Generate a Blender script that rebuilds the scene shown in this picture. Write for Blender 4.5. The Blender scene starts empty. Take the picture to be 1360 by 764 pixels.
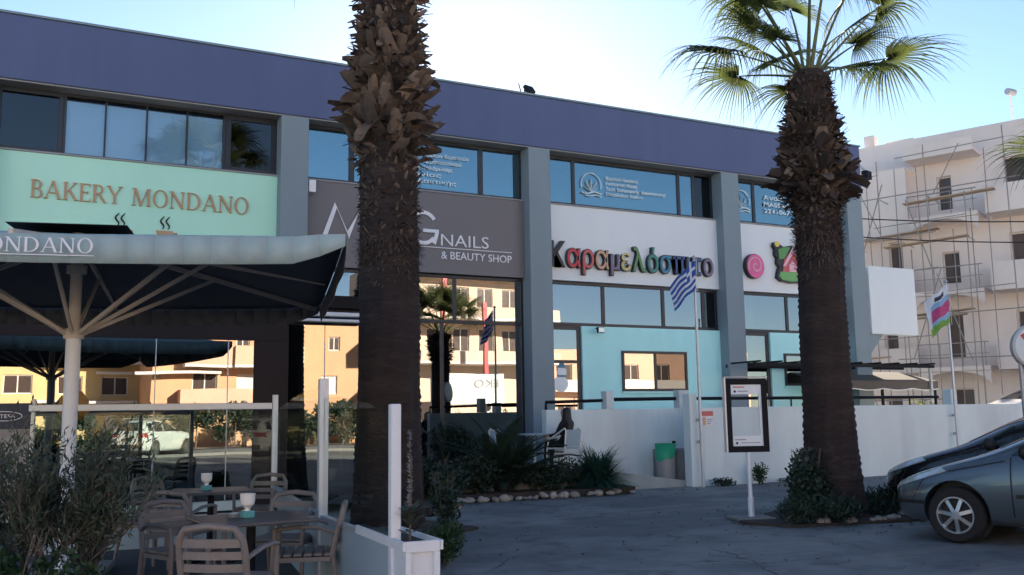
import bpy, bmesh, math, random
from mathutils import Vector, Matrix, Quaternion
from mathutils.bvhtree import BVHTree

R = math.radians
sc = bpy.context.scene
col = sc.collection
# ------------------------------------------------------------------ camera
PSI, PITCH, ROLL = 0.4724, 0.1362, -0.016
CAM = Vector((0.0, -20.436, 1.5))
_f = Vector((math.sin(PSI)*math.cos(PITCH), math.cos(PSI)*math.cos(PITCH), math.sin(PITCH)))
_r = Vector((math.cos(PSI), -math.sin(PSI), 0.0))
_u = _r.cross(_f)
_r2 = _r*math.cos(ROLL) + _u*math.sin(ROLL)
_u2 = -_r*math.sin(ROLL) + _u*math.cos(ROLL)
cd = bpy.data.cameras.new('camera')
cam = bpy.data.objects.new('camera', cd); col.objects.link(cam)
m = Matrix.Identity(4)
for i in range(3):
    m[i][0] = _r2[i]; m[i][1] = _u2[i]; m[i][2] = -_f[i]; m[i][3] = CAM[i]
cam.matrix_world = m
cd.sensor_width = 36.0; cd.lens = 1256.4/1360*36; cd.clip_start = 0.05; cd.clip_end = 2000
sc.camera = cam
# ------------------------------------------------------------------ sky, sun, exposure
SUN_AZ, SUN_EL = R(24.66), R(19.0)          # azimuth from +Y towards +X
w = bpy.data.worlds.new('World'); sc.world = w; w.use_nodes = True
nt = w.node_tree; nt.nodes.clear()
sky = nt.nodes.new('ShaderNodeTexSky'); sky.sky_type = 'NISHITA'; sky.sun_disc = False
sky.sun_elevation = SUN_EL; sky.sun_rotation = SUN_AZ; sky.altitude = 0
sky.air_density = 0.8; sky.dust_density = 0.12; sky.ozone_density = 2.0
bg = nt.nodes.new('ShaderNodeBackground'); bg.inputs['Strength'].default_value = 0.05
wo = nt.nodes.new('ShaderNodeOutputWorld')
nt.links.new(sky.outputs[0], bg.inputs[0]); nt.links.new(bg.outputs[0], wo.inputs[0])
sd = bpy.data.lights.new('sun', 'SUN'); sd.energy = 5.0; sd.angle = R(0.55); sd.color = (1.0, 0.86, 0.68)
sun = bpy.data.objects.new('sun', sd); col.objects.link(sun)
S = Vector((math.sin(SUN_AZ)*math.cos(SUN_EL), math.cos(SUN_AZ)*math.cos(SUN_EL), math.sin(SUN_EL)))
sun.rotation_euler = S.to_track_quat('Z', 'Y').to_euler(); sun.location = (0, 0, 40)
vs = sc.view_settings
vs.view_transform = 'Standard'; vs.look = 'None'; vs.gamma = 1.0; vs.use_curve_mapping = False
vs.exposure = 2.38

# ------------------------------------------------------------------ helpers
rnd = random.Random(7)
def site(lat, d):
    """metres to the right of / ahead of the viewpoint -> world x, y"""
    return (CAM.x + lat*math.cos(PSI) + d*math.sin(PSI), CAM.y - lat*math.sin(PSI) + d*math.cos(PSI))
def heading(lat, d):
    """direction given as (right, ahead) -> world angle of that direction"""
    return math.atan2(-lat*math.sin(PSI) + d*math.cos(PSI), lat*math.cos(PSI) + d*math.sin(PSI))

MATS = {}
def mat(name, rgb, rough=0.6, metal=0.0, var=0.12, scale=3.0, bump=0.0, bscale=40.0, spec=0.5,
        stretch=(1, 1, 1), rand=0.0, coat=0.0, trans=0.0, sub=0.0, second=None, second_scale=1.0, second_amt=0.5):
    mt = bpy.data.materials.new(name); MATS[name] = mt; mt.use_nodes = True
    t = mt.node_tree; n = t.nodes; L = t.links
    p = n['Principled BSDF']
    p.inputs['Roughness'].default_value = rough; p.inputs['Metallic'].default_value = metal
    p.inputs['Specular IOR Level'].default_value = spec; p.inputs['Coat Weight'].default_value = coat
    p.inputs['Coat Roughness'].default_value = 0.06
    tc = n.new('ShaderNodeTexCoord'); mp = n.new('ShaderNodeMapping'); mp.inputs['Scale'].default_value = stretch
    L.new(tc.outputs['Object'], mp.inputs['Vector'])
    src = None
    base = n.new('ShaderNodeRGB'); base.outputs[0].default_value = (*rgb, 1); cur = base.outputs[0]
    if second:
        ns = n.new('ShaderNodeTexNoise'); ns.inputs['Scale'].default_value = second_scale; ns.inputs['Detail'].default_value = 6
        L.new(mp.outputs[0], ns.inputs['Vector'])
        mr = n.new('ShaderNodeMapRange'); mr.inputs[1].default_value = 0.48; mr.inputs[2].default_value = 0.62
        mr.inputs[4].default_value = second_amt; L.new(ns.outputs['Fac'], mr.inputs[0])
        mx = n.new('ShaderNodeMix'); mx.data_type = 'RGBA'; L.new(mr.outputs[0], mx.inputs[0])
        L.new(cur, mx.inputs[6]); mx.inputs[7].default_value = (*second, 1); cur = mx.outputs[2]
    if var > 0:
        nz = n.new('ShaderNodeTexNoise'); nz.inputs['Scale'].default_value = scale; nz.inputs['Detail'].default_value = 8
        nz.inputs['Roughness'].default_value = 0.65
        L.new(mp.outputs[0], nz.inputs['Vector'])
        mr = n.new('ShaderNodeMapRange'); mr.inputs[1].default_value = 0.25; mr.inputs[2].default_value = 0.75
        mr.inputs[3].default_value = 1-var; mr.inputs[4].default_value = 1+var
        L.new(nz.outputs['Fac'], mr.inputs[0])
        vm = n.new('ShaderNodeVectorMath'); vm.operation = 'SCALE'
        L.new(cur, vm.inputs[0]); L.new(mr.outputs[0], vm.inputs['Scale']); cur = vm.outputs[0]
        rr = n.new('ShaderNodeMapRange'); rr.inputs[3].default_value = max(0, rough-0.08); rr.inputs[4].default_value = min(1, rough+0.08)
        L.new(nz.outputs['Fac'], rr.inputs[0]); L.new(rr.outputs[0], p.inputs['Roughness'])
    if rand > 0:
        oi = n.new('ShaderNodeObjectInfo'); mr = n.new('ShaderNodeMapRange')
        mr.inputs[3].default_value = 1-rand; mr.inputs[4].default_value = 1+rand
        L.new(oi.outputs['Random'], mr.inputs[0])
        vm = n.new('ShaderNodeVectorMath'); vm.operation = 'SCALE'
        L.new(cur, vm.inputs[0]); L.new(mr.outputs[0], vm.inputs['Scale']); cur = vm.outputs[0]
    L.new(cur, p.inputs['Base Color'])
    if bump > 0:
        nb = n.new('ShaderNodeTexNoise'); nb.inputs['Scale'].default_value = bscale; nb.inputs['Detail'].default_value = 6
        L.new(mp.outputs[0], nb.inputs['Vector'])
        b = n.new('ShaderNodeBump'); b.inputs['Strength'].default_value = bump; b.inputs['Distance'].default_value = 0.02
        L.new(nb.outputs['Fac'], b.inputs['Height']); L.new(b.outputs[0], p.inputs['Normal'])
    if trans > 0:
        p.inputs['Transmission Weight'].default_value = trans
    if sub > 0:      # thin leaf: some light comes through
        tr = n.new('ShaderNodeBsdfTranslucent'); L.new(cur, tr.inputs['Color'])
        ms = n.new('ShaderNodeMixShader'); ms.inputs[0].default_value = sub
        L.new(p.outputs[0], ms.inputs[1]); L.new(tr.outputs[0], ms.inputs[2])
        L.new(ms.outputs[0], n['Material Output'].inputs['Surface'])
    return mt
def glass(name, refl=0.3, tint=(0.25, 0.3, 0.33), rough=0.0, gtint=(1, 1, 1), wave=0.0, top=0.9):
    """coated pane: part mirror, part tinted see-through, more mirror at a slant"""
    mt = bpy.data.materials.new(name); MATS[name] = mt; mt.use_nodes = True
    t = mt.node_tree; n = t.nodes; L = t.links; n.remove(n['Principled BSDF'])
    g = n.new('ShaderNodeBsdfGlossy'); g.inputs['Roughness'].default_value = rough; g.inputs['Color'].default_value = (*gtint, 1)
    tr = n.new('ShaderNodeBsdfTransparent'); tr.inputs['Color'].default_value = (*tint, 1)
    fr = n.new('ShaderNodeFresnel'); fr.inputs['IOR'].default_value = 1.5
    mr = n.new('ShaderNodeMapRange'); mr.inputs[1].default_value = 0.04; mr.inputs[2].default_value = 1.0
    mr.inputs[3].default_value = refl; mr.inputs[4].default_value = top; L.new(fr.outputs[0], mr.inputs[0])
    if wave > 0:
        tc = n.new('ShaderNodeTexCoord'); nz = n.new('ShaderNodeTexNoise'); nz.inputs['Scale'].default_value = 0.7
        nz.inputs['Detail'].default_value = 1; L.new(tc.outputs['Object'], nz.inputs['Vector'])
        b = n.new('ShaderNodeBump'); b.inputs['Strength'].default_value = wave; b.inputs['Distance'].default_value = 0.05
        L.new(nz.outputs['Fac'], b.inputs['Height']); L.new(b.outputs[0], g.inputs['Normal'])
    ms = n.new('ShaderNodeMixShader'); L.new(mr.outputs[0], ms.inputs[0])
    L.new(tr.outputs[0], ms.inputs[1]); L.new(g.outputs[0], ms.inputs[2])
    L.new(ms.outputs[0], n['Material Output'].inputs['Surface'])
    return mt

class MB:
    def __init__(s): s.v = []; s.f = []; s.mi = []
    def add(s, vs_, fs, mi=0):
        o = len(s.v); s.v.extend([tuple(q) for q in vs_]); s.f.extend([tuple(i+o for i in q) for q in fs]); s.mi.extend([mi]*len(fs)); return s
    def box(s, x0, x1, y0, y1, z0, z1, M=None, mi=0):
        vs_ = [Vector((x, y, z)) for z in (z0, z1) for y in (y0, y1) for x in (x0, x1)]
        if M is not None: vs_ = [M @ q for q in vs_]
        return s.add(vs_, [(0, 2, 3, 1), (4, 5, 7, 6), (0, 1, 5, 4), (2, 6, 7, 3), (0, 4, 6, 2), (1, 3, 7, 5)], mi)
    def cbox(s, c, sz, rz=0, M=None, mi=0):
        T = Matrix.Translation(c) @ Matrix.Rotation(rz, 4, 'Z')
        if M is not None: T = T @ M
        a, b, d = sz[0]/2, sz[1]/2, sz[2]/2
        return s.box(-a, a, -b, b, -d, d, T, mi)
    def bar(s, p, q, w_, h_, up=(0, 0, 1), mi=0):
        p = Vector(p); q = Vector(q); d = (q-p); L_ = d.length; d.normalize()
        u = Vector(up); sd_ = d.cross(u)
        if sd_.length < 1e-4: sd_ = d.cross(Vector((1, 0, 0)))
        sd_.normalize(); u = sd_.cross(d)
        T = Matrix([[d.x, sd_.x, u.x, p.x], [d.y, sd_.y, u.y, p.y], [d.z, sd_.z, u.z, p.z], [0, 0, 0, 1]])
        return s.box(0, L_, -w_/2, w_/2, -h_/2, h_/2, T, mi)
    def tube(s, pts, rad, n=8, cap=True, mi=0, flat=1.0):
        pts = [Vector(p) for p in pts]
        if not isinstance(rad, (list, tuple)): rad = [rad]*len(pts)
        vs_ = []; fs = []; pu = None
        for i, p in enumerate(pts):
            d = (pts[min(i+1, len(pts)-1)] - pts[max(i-1, 0)]).normalized()
            if pu is None:
                pu = Vector((0, 0, 1)) if abs(d.z) < 0.9 else Vector((1, 0, 0))
            a = d.cross(pu)
            if a.length < 1e-4: a = d.cross(Vector((0, 1, 0)))
            a.normalize(); b = a.cross(d).normalized(); pu = b
            for k in range(n):
                t = 2*math.pi*k/n
                vs_.append(p + a*(math.cos(t)*rad[i]) + b*(math.sin(t)*rad[i]*flat))
        for i in range(len(pts)-1):
            for k in range(n):
                k2 = (k+1) % n
                fs.append((i*n+k, i*n+k2, (i+1)*n+k2, (i+1)*n+k))
        if cap:
            fs.append(tuple(range(n-1, -1, -1))); e = (len(pts)-1)*n; fs.append(tuple(range(e, e+n)))
        return s.add(vs_, fs, mi)
    def lathe(s, prof, n=24, c=(0, 0, 0), M=None, mi=0, cap=True):
        vs_ = []; fs = []
        for (r_, z) in prof:
            for k in range(n):
                t = 2*math.pi*k/n; q = Vector((c[0]+r_*math.cos(t), c[1]+r_*math.sin(t), c[2]+z))
                vs_.append(M @ q if M is not None else q)
        for i in range(len(prof)-1):
            for k in range(n):
                k2 = (k+1) % n; fs.append((i*n+k, i*n+k2, (i+1)*n+k2, (i+1)*n+k))
        if cap:
            fs.append(tuple(range(n-1, -1, -1))); e = (len(prof)-1)*n; fs.append(tuple(range(e, e+n)))
        return s.add(vs_, fs, mi)
    def prism_xz(s, pts, y0, y1, mi=0):
        """polygon in the x-z plane, seen from -y, extruded from y0 (front) to y1"""
        n = len(pts)
        vs_ = [(x, y0, z) for x, z in pts] + [(x, y1, z) for x, z in pts]
        fs = [tuple(range(n)), tuple(range(2*n-1, n-1, -1))]
        for i in range(n):
            j = (i+1) % n; fs.append((i, i+n, j+n, j))
        return s.add(vs_, fs, mi)
    def prism_xy(s, pts, z0, z1, mi=0):
        n = len(pts)
        vs_ = [(x, y, z0) for x, y in pts] + [(x, y, z1) for x, y in pts]
        fs = [tuple(range(n-1, -1, -1)), tuple(range(n, 2*n))]
        for i in range(n):
            j = (i+1) % n; fs.append((i, j, j+n, i+n))
        return s.add(vs_, fs, mi)
    def quad(s, a, b, c, d, mi=0): return s.add([a, b, c, d], [(0, 1, 2, 3)], mi)
    def mesh(s, name, mats, smooth=False, fix=True):
        me = bpy.data.meshes.new(name); me.from_pydata(s.v, [], s.f); me.update()
        if not isinstance(mats, (list, tuple)): mats = [mats]
        for q in mats: me.materials.append(MATS[q] if isinstance(q, str) else q)
        if any(s.mi): me.polygons.foreach_set('material_index', s.mi)
        if fix:
            b = bmesh.new(); b.from_mesh(me); bmesh.ops.recalc_face_normals(b, faces=b.faces); b.to_mesh(me); b.free()
        if smooth is True: me.polygons.foreach_set('use_smooth', [True]*len(me.polygons))
        return me
    def build(s, name, mats, parent=None, smooth=False, bevel=0.0, loc=None, rz=0.0, fix=True, segs=1):
        o = bpy.data.objects.new(name, s.mesh(name, mats, smooth is True, fix)); col.objects.link(o)
        if loc is not None: o.location = loc
        if rz: o.rotation_euler.z = rz
        if parent is not None: o.parent = parent
        if bevel > 0:
            bv = o.modifiers.new('bevel', 'BEVEL'); bv.width = bevel; bv.segments = segs; bv.limit_method = 'ANGLE'; bv.angle_limit = R(40)
        if smooth == 'auto':
            o.data.polygons.foreach_set('use_smooth', [True]*len(o.data.polygons))
            try: o.data.set_sharp_from_angle(angle=R(35))
            except Exception: pass
        return o
def tag(o, label=None, cat=None, group=None, kind=None):
    if label: o['label'] = label
    if cat: o['category'] = cat
    if group: o['group'] = group
    if kind: o['kind'] = kind
    return o
def empty(name, loc=(0, 0, 0), rz=0.0, label=None, cat=None, group=None):
    o = bpy.data.objects.new(name, None); col.objects.link(o); o.location = loc; o.rotation_euler.z = rz
    o.empty_display_size = 0.2
    return tag(o, label, cat, group)
def inst(name, me, parent, loc=(0, 0, 0), rot=None, scale=None):
    o = bpy.data.objects.new(name, me); col.objects.link(o); o.location = loc
    if rot is not None: o.rotation_euler = rot
    if scale is not None: o.scale = scale if hasattr(scale, '__len__') else (scale,)*3
    o.parent = parent
    return o
def copy_tree(o, parent=None):
    c = o.copy(); col.objects.link(c); c.parent = parent
    for ch in o.children: copy_tree(ch, c)
    return c
def place(o, xy, z=0.0, rz=0.0, label=None):
    o.location = (xy[0], xy[1], z); o.rotation_euler.z = rz
    if label: o['label'] = label
    return o
# ---- lettering (Blender's built-in font turned into meshes)
_fc = {}
def text_mesh(body, bold=0.0, depth=0.02):
    key = (body, bold, depth)
    if key in _fc: return _fc[key]
    cu = bpy.data.curves.new('lettering', 'FONT'); cu.body = body; cu.size = 1.0; cu.extrude = depth/2; cu.offset = bold
    cu.resolution_u = 3
    o = bpy.data.objects.new('lettering', cu); col.objects.link(o)
    dg = bpy.context.evaluated_depsgraph_get()
    me = bpy.data.meshes.new_from_object(o.evaluated_get(dg))
    bpy.data.objects.remove(o); bpy.data.curves.remove(cu)
    xs = [q.co.x for q in me.vertices]; ys = [q.co.y for q in me.vertices]
    vv = [tuple(q.co) for q in me.vertices]; ff = [tuple(p.vertices) for p in me.polygons]
    bpy.data.meshes.remove(me)
    _fc[key] = (vv, ff, min(xs), max(xs), min(ys), max(ys))
    return _fc[key]
def text_on(name, body, x0, z0, h, y, mt, parent, width=None, bold=0.0, depth=0.02, frame=None, mi_back=None):
    """a line of text standing in an x-z plane facing -y: left edge x0, baseline z0, cap height h (font caps ~0.72)"""
    vv, ff, a, b, c, d = text_mesh(body, bold, depth)
    k = h/0.72; kx = k if width is None else width/(b-a)
    mb = MB(); mb.add([(x0+(q[0]-a)*kx, y - q[2]*1.0, z0+q[1]*k) for q in vv], ff)
    if frame is not None: mb.v = [tuple(frame @ Vector(q)) for q in mb.v]
    return mb.build(name, mt, parent)
def letters(parent, body, x0, x1, zb, h, y, mts, depth=0.06, bold=0.0, gap=0.06, base=0.72):
    k = h/base; items = []; xx = 0
    for ch in body:
        if ch == ' ': xx += 0.3; continue
        q = text_mesh(ch, bold, depth); items.append((q, xx)); xx += (q[3]-q[2]) + gap
    kx = (x1-x0)/(xx-gap)
    for i, (q, xs) in enumerate(items):
        vv, ff, a, b, c, d = q
        mb = MB(); mb.add([(x0+(xs+p[0]-a)*kx, y-p[2], zb+p[1]*k) for p in vv], ff)
        mb.build('letter', mts if isinstance(mts, str) else mts[i % len(mts)], parent)
# ---- a small roman (serif) alphabet
def _ring(cx, cz, rx, rz, tx, tz, a0, a1, n=18):
    out = []; inn = []
    for i in range(n+1):
        t = a0+(a1-a0)*i/n
        out.append((cx+rx*math.cos(t), cz+rz*math.sin(t))); inn.append((cx+(rx-tx)*math.cos(t), cz+(rz-tz)*math.sin(t)))
    return [[out[i], out[i+1], inn[i+1], inn[i]] for i in range(n)]
def _rc(x0, x1, z0, z1): return [[(x0, z0), (x1, z0), (x1, z1), (x0, z1)]]
def _dg(xa, za, xb, zb, w_): return [[(xa-w_/2, za), (xa+w_/2, za), (xb+w_/2, zb), (xb-w_/2, zb)]]
def _sf(x, z, w_=0.2): return _rc(x-w_/2, x+w_/2, z, z+0.045)
P2 = math.pi/2
SER = {
 'B': (0.62, _rc(.1, .22, 0, 1)+_sf(.16, 0)+_sf(.16, .955)+_ring(.3, .74, .22, .26, .1, .05, -P2, P2)+_ring(.3, .26, .28, .28, .11, .05, -P2, P2)+_rc(.22, .3, .95, 1)+_rc(.22, .3, .48, .54)+_rc(.22, .3, 0, .05)),
 'A': (0.80, _dg(.1, 0, .40, 1, .05)+_dg(.7, 0, .40, 1, .12)+_rc(.22, .58, .32, .37)+_sf(.1, 0)+_sf(.7, 0)),
 'K': (0.72, _rc(.1, .22, 0, 1)+_sf(.16, 0)+_sf(.16, .955)+_dg(.24, .45, .58, .97, .06)+_dg(.62, .03, .34, .56, .13)+_sf(.58, .955)+_sf(.64, 0)),
 'E': (0.60, _rc(.1, .22, 0, 1)+_sf(.14, 0, .16)+_sf(.14, .955, .16)+_rc(.22, .55, .95, 1)+_rc(.22, .46, .49, .54)+_rc(.22, .57, 0, .05)+_rc(.51, .55, .84, .95)+_rc(.53, .57, .05, .17)+_rc(.43, .46, .42, .61)),
 'R': (0.70, _rc(.1, .22, 0, 1)+_sf(.16, 0)+_sf(.16, .955)+_ring(.3, .74, .24, .26, .1, .05, -P2, P2)+_rc(.22, .3, .95, 1)+_rc(.22, .3, .48, .53)+_dg(.62, .03, .34, .5, .12)+_sf(.64, 0, .14)),
 'Y': (0.72, _rc(.31, .43, 0, .46)+_sf(.37, 0)+_dg(.37, .44, .1, .97, .11)+_dg(.37, .44, .64, .97, .05)+_sf(.1, .955)+_sf(.64, .955)),
 'M': (0.98, _dg(.12, 0, .17, 1, .05)+_dg(.84, 0, .8, 1, .12)+_dg(.47, .0, .19, 1, .12)+_dg(.47, 0, .76, 1, .05)+_sf(.12, 0)+_sf(.84, 0)+_sf(.12, .955, .14)+_sf(.85, .955, .14)),
 'O': (0.82, _ring(.41, .5, .36, .52, .11, .045, 0, 2*math.pi, 32)),
 'N': (0.82, _rc(.12, .17, 0, 1)+_rc(.65, .70, 0, 1)+_dg(.67, 0, .15, 1, .13)+_sf(.14, 0)+_sf(.675, .955)+_sf(.1, .955, .12)),
 'D': (0.80, _rc(.1, .22, 0, 1)+_sf(.16, 0)+_sf(.16, .955)+_ring(.32, .5, .42, .5, .12, .05, -P2, P2, 22)+_rc(.22, .32, .95, 1)+_rc(.22, .32, 0, .05)),
}
def serif(parent, body, x0, x1, zb, h, y, mt, depth=0.03, frame=None):
    tot = sum(0.42 if c == ' ' else SER[c][0] for c in body); kx = (x1-x0)/tot; x = x0
    for c in body:
        if c == ' ': x += .42*kx; continue
        adv, polys = SER[c]; mb = MB()
        for i, pg in enumerate(polys):
            mb.prism_xz([(x+px*kx, zb+pz*h) for px, pz in pg], y-depth-0.0006*(i % 7), y)
        if frame is not None: mb.v = [tuple(frame @ Vector(q)) for q in mb.v]
        mb.build('letter', mt, parent); x += adv*kx

# ------------------------------------------------------------------ materials
def asphalt_material():
    """worn asphalt: patches, blotches, aggregate speckle, dust swept into long streaks, tar-filled cracks"""
    mt = bpy.data.materials.new('asphalt'); MATS['asphalt'] = mt; mt.use_nodes = True
    t = mt.node_tree; n = t.nodes; L = t.links; p = n['Principled BSDF']
    tc = n.new('ShaderNodeTexCoord')
    def noise(s, det=6, rough=.6, vec=None):
        q = n.new('ShaderNodeTexNoise'); q.inputs['Scale'].default_value = s; q.inputs['Detail'].default_value = det; q.inputs['Roughness'].default_value = rough
        L.new(vec or tc.outputs['Object'], q.inputs['Vector']); return q.outputs['Fac']
    def rng(src, a_, b_, c_, d_):
        q = n.new('ShaderNodeMapRange'); q.inputs[1].default_value = a_; q.inputs[2].default_value = b_; q.inputs[3].default_value = c_; q.inputs[4].default_value = d_
        L.new(src, q.inputs[0]); return q.outputs[0]
    def mix(f, A_, B_):
        q = n.new('ShaderNodeMix'); q.data_type = 'RGBA'
        if isinstance(f, float): q.inputs[0].default_value = f
        else: L.new(f, q.inputs[0])
        for k, s in ((6, A_), (7, B_)):
            if isinstance(s, tuple): q.inputs[k].default_value = (*s, 1)
            else: L.new(s, q.inputs[k])
        return q.outputs[2]
    cur = mix(rng(noise(.28, 5), .45, .56, 0, 1), (0.235, 0.242, 0.238), (0.148, 0.156, 0.158))
    cur = mix(rng(noise(1.7, 7, .7), .52, .66, 0, .75), cur, (0.078, 0.083, 0.088))
    mp = n.new('ShaderNodeMapping'); mp.inputs['Rotation'].default_value = (0, 0, .35); mp.inputs['Scale'].default_value = (.22, 1.5, 1); L.new(tc.outputs['Object'], mp.inputs['Vector'])
    cur = mix(rng(noise(.8, 6, .65, mp.outputs[0]), .54, .70, 0, .75), cur, (0.32, 0.295, 0.255))
    cur = mix(rng(noise(210, 2), .58, .75, 0, .5), cur, (0.26, 0.26, 0.255))
    cur = mix(rng(noise(120, 2), .60, .72, 0, .5), cur, (0.03, 0.03, 0.032))
    dm = n.new('ShaderNodeVectorMath'); dm.operation = 'MULTIPLY_ADD'; nz = n.new('ShaderNodeTexNoise'); nz.inputs['Scale'].default_value = 1.2; nz.inputs['Detail'].default_value = 5
    L.new(tc.outputs['Object'], nz.inputs['Vector']); L.new(nz.outputs['Color'], dm.inputs[0]); dm.inputs[1].default_value = (.9, .9, .9); L.new(tc.outputs['Object'], dm.inputs[2])
    vo = n.new('ShaderNodeTexVoronoi'); vo.feature = 'DISTANCE_TO_EDGE'; vo.inputs['Scale'].default_value = .42; L.new(dm.outputs[0], vo.inputs['Vector'])
    ck = rng(vo.outputs['Distance'], 0.0, 0.010, 1, 0)
    mk = n.new('ShaderNodeMath'); mk.operation = 'MULTIPLY'; L.new(ck, mk.inputs[0]); L.new(rng(noise(.5, 3), .48, .58, 0, .8), mk.inputs[1])
    cur = mix(mk.outputs[0], cur, (0.028, 0.028, 0.03))
    L.new(cur, p.inputs['Base Color']); L.new(rng(noise(2.5, 5), .3, .7, .72, .95), p.inputs['Roughness'])
    bp = n.new('ShaderNodeBump'); bp.inputs['Strength'].default_value = .7; bp.inputs['Distance'].default_value = .012; L.new(noise(90, 4, .7), bp.inputs['Height'])
    b2 = n.new('ShaderNodeBump'); b2.inputs['Strength'].default_value = .5; b2.inputs['Distance'].default_value = .12; L.new(noise(.9, 3), b2.inputs['Height']); L.new(bp.outputs[0], b2.inputs['Normal'])
    L.new(b2.outputs[0], p.inputs['Normal'])
asphalt_material()
mat('concrete_paving', (0.22, 0.215, 0.205), 0.85, var=0.18, scale=2.5, bump=0.2, bscale=70)
mat('bounce_paving', (0.50, 0.47, 0.43), 0.85, var=0.12, scale=0.6, bump=0.1)  # pale ground added to throw sunlight back at the shaded shop front
mat('ramp_screed', (0.30, 0.34, 0.34), 0.8, var=0.12, scale=3, bump=0.1)
mat('terrace_floor', (0.07, 0.075, 0.085), 0.7, var=0.2, scale=2, bump=0.1)
mat('soil', (0.05, 0.038, 0.03), 0.95, var=0.35, scale=9, bump=0.7, bscale=30)
mat('fascia_paint', (0.094, 0.122, 0.240), 0.75, var=0.10, scale=1.1, bump=0.04, bscale=20, stretch=(1.6, 1.6, .16))
mat('pillar_paint', (0.225, 0.285, 0.32), 0.75, var=0.07, scale=1.2, bump=0.06, bscale=50, stretch=(1, 1, .3))
mat('soffit_paint', (0.30, 0.31, 0.32), 0.8, var=0.06)
mat('mint_panel', (0.50, 0.88, 0.70), 0.5, var=0.05, scale=0.7, stretch=(1, 1, .3))
mat('grey_panel', (0.165, 0.155, 0.165), 0.5, var=0.04, scale=0.8, stretch=(1, 1, .3))
mat('white_panel', (0.74, 0.78, 0.80), 0.5, var=0.04, scale=0.8, stretch=(1, 1, .3))
mat('cyan_wall', (0.50, 0.92, 0.92), 0.75, var=0.06, scale=1.5, bump=0.05, stretch=(1, 1, .25))
mat('white_wall', (0.72, 0.80, 0.79), 0.85, var=0.09, scale=1.1, bump=0.12, bscale=45, stretch=(1, 1, .22), second=(0.48, 0.50, 0.51), second_scale=0.9, second_amt=0.35)
mat('window_frame', (0.018, 0.022, 0.032), 0.4, var=0.1)
mat('dark_metal', (0.007, 0.007, 0.010), 0.6, spec=0.2, metal=0.0, var=0.15)
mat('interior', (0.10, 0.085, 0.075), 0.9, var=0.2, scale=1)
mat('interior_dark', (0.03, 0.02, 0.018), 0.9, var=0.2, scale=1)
mat('blind', (0.42, 0.62, 0.78), 0.7, var=0.03, scale=2)
mat('film', (0.06, 0.20, 0.26), 0.6, var=0.05, scale=2)
glass('glass_upper', 0.28, (0.30, 0.42, 0.46), gtint=(0.7, 0.95, 1.0), wave=0.04)
glass('glass_blind', 0.07, (0.85, 0.9, 0.93))
glass('glass_shop', 0.26, (0.30, 0.30, 0.30), wave=0.035)
glass('glass_clear', 0.010, (0.91, 0.95, 0.94), top=0.06)
glass('glass_dark', 0.06, (0.12, 0.12, 0.13), top=.5)
mat('letter_gold', (0.50, 0.30, 0.17), 0.45, var=0.1, scale=8)
mat('letter_white', (0.80, 0.80, 0.84), 0.5, var=0.03)
mat('letter_film', (0.88, 0.95, 0.97), 0.6, var=0.03)
mat('letter_black', (0.012, 0.012, 0.02), 0.4, var=0.05)
for k_, c_ in dict(red=(0.55, 0.03, 0.05), rose=(0.55, 0.10, 0.10), peach=(0.62, 0.36, 0.22), violet=(0.20, 0.15, 0.24), straw=(0.60, 0.50, 0.20),
                   green=(0.10, 0.28, 0.08), teal=(0.03, 0.25, 0.20), blue=(0.03, 0.22, 0.36), navy=(0.03, 0.08, 0.22), pink=(0.75, 0.12, 0.32), palepink=(0.80, 0.45, 0.52), leafgreen=(0.16, 0.42, 0.12), yellow=(0.75, 0.62, 0.12)).items():
    mat('paint_'+k_, c_, 0.4, var=0.06, scale=4)
mat('white_metal', (0.74, 0.76, 0.79), 0.4, var=0.05, scale=5)
mat('aluminium', (0.52, 0.56, 0.60), 0.4, metal=0.5, var=0.08)
mat('galvanised', (0.42, 0.43, 0.44), 0.5, metal=0.6, var=0.15, scale=8)
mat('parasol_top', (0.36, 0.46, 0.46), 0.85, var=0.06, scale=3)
mat('parasol_shaded_side', (0.11, 0.115, 0.125), 0.9, var=0.1, scale=3)  # underside and inner valance of the same cloth, with the shade put into the colour
mat('parasol_frame', (0.56, 0.50, 0.44), 0.5, var=0.08)
mat('screen_panel', (0.36, 0.46, 0.52), 0.5, var=0.08, scale=2)
mat('chair_resin', (0.20, 0.165, 0.15), 0.5, var=0.12, scale=7)
mat('table_top', (0.085, 0.078, 0.082), 0.4, var=0.2, scale=6)
mat('cup_white', (0.80, 0.76, 0.70), 0.35, var=0.03)
mat('cup_glass', (0.10, 0.32, 0.32), 0.15, var=0.05)
mat('bark', (0.028, 0.018, 0.016), 0.95, var=0.6, scale=7, bump=1.0, bscale=18, stretch=(1, 1, 5), second=(0.055, 0.038, 0.031), second_scale=1.6, second_amt=.5)
mat('boot', (0.125, 0.088, 0.064), 0.9, var=0.4, scale=8, bump=0.5, bscale=30, rand=0.5)
mat('boot_dark', (0.058, 0.042, 0.036), 0.9, var=0.4, scale=8, bump=0.5, bscale=30, rand=0.5)
mat('frond_green', (0.075, 0.098, 0.030), 0.55, var=0.3, scale=3, sub=0.42, rand=0.3)
mat('frond_dry', (0.26, 0.17, 0.07), 0.8, var=0.3, scale=3, sub=0.35, rand=0.3)
mat('petiole', (0.10, 0.115, 0.04), 0.5, var=0.25, scale=4)
mat('olive_leaf', (0.070, 0.090, 0.060), 0.6, var=0.4, scale=5, sub=0.2)
mat('olive_wood', (0.13, 0.10, 0.08), 0.9, var=0.3, scale=12, bump=0.4)
mat('shrub_leaf', (0.035, 0.075, 0.025), 0.6, var=0.45, scale=6, sub=0.25)
mat('dark_leaf', (0.022, 0.042, 0.024), 0.55, var=0.4, scale=6, sub=0.15)
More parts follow.
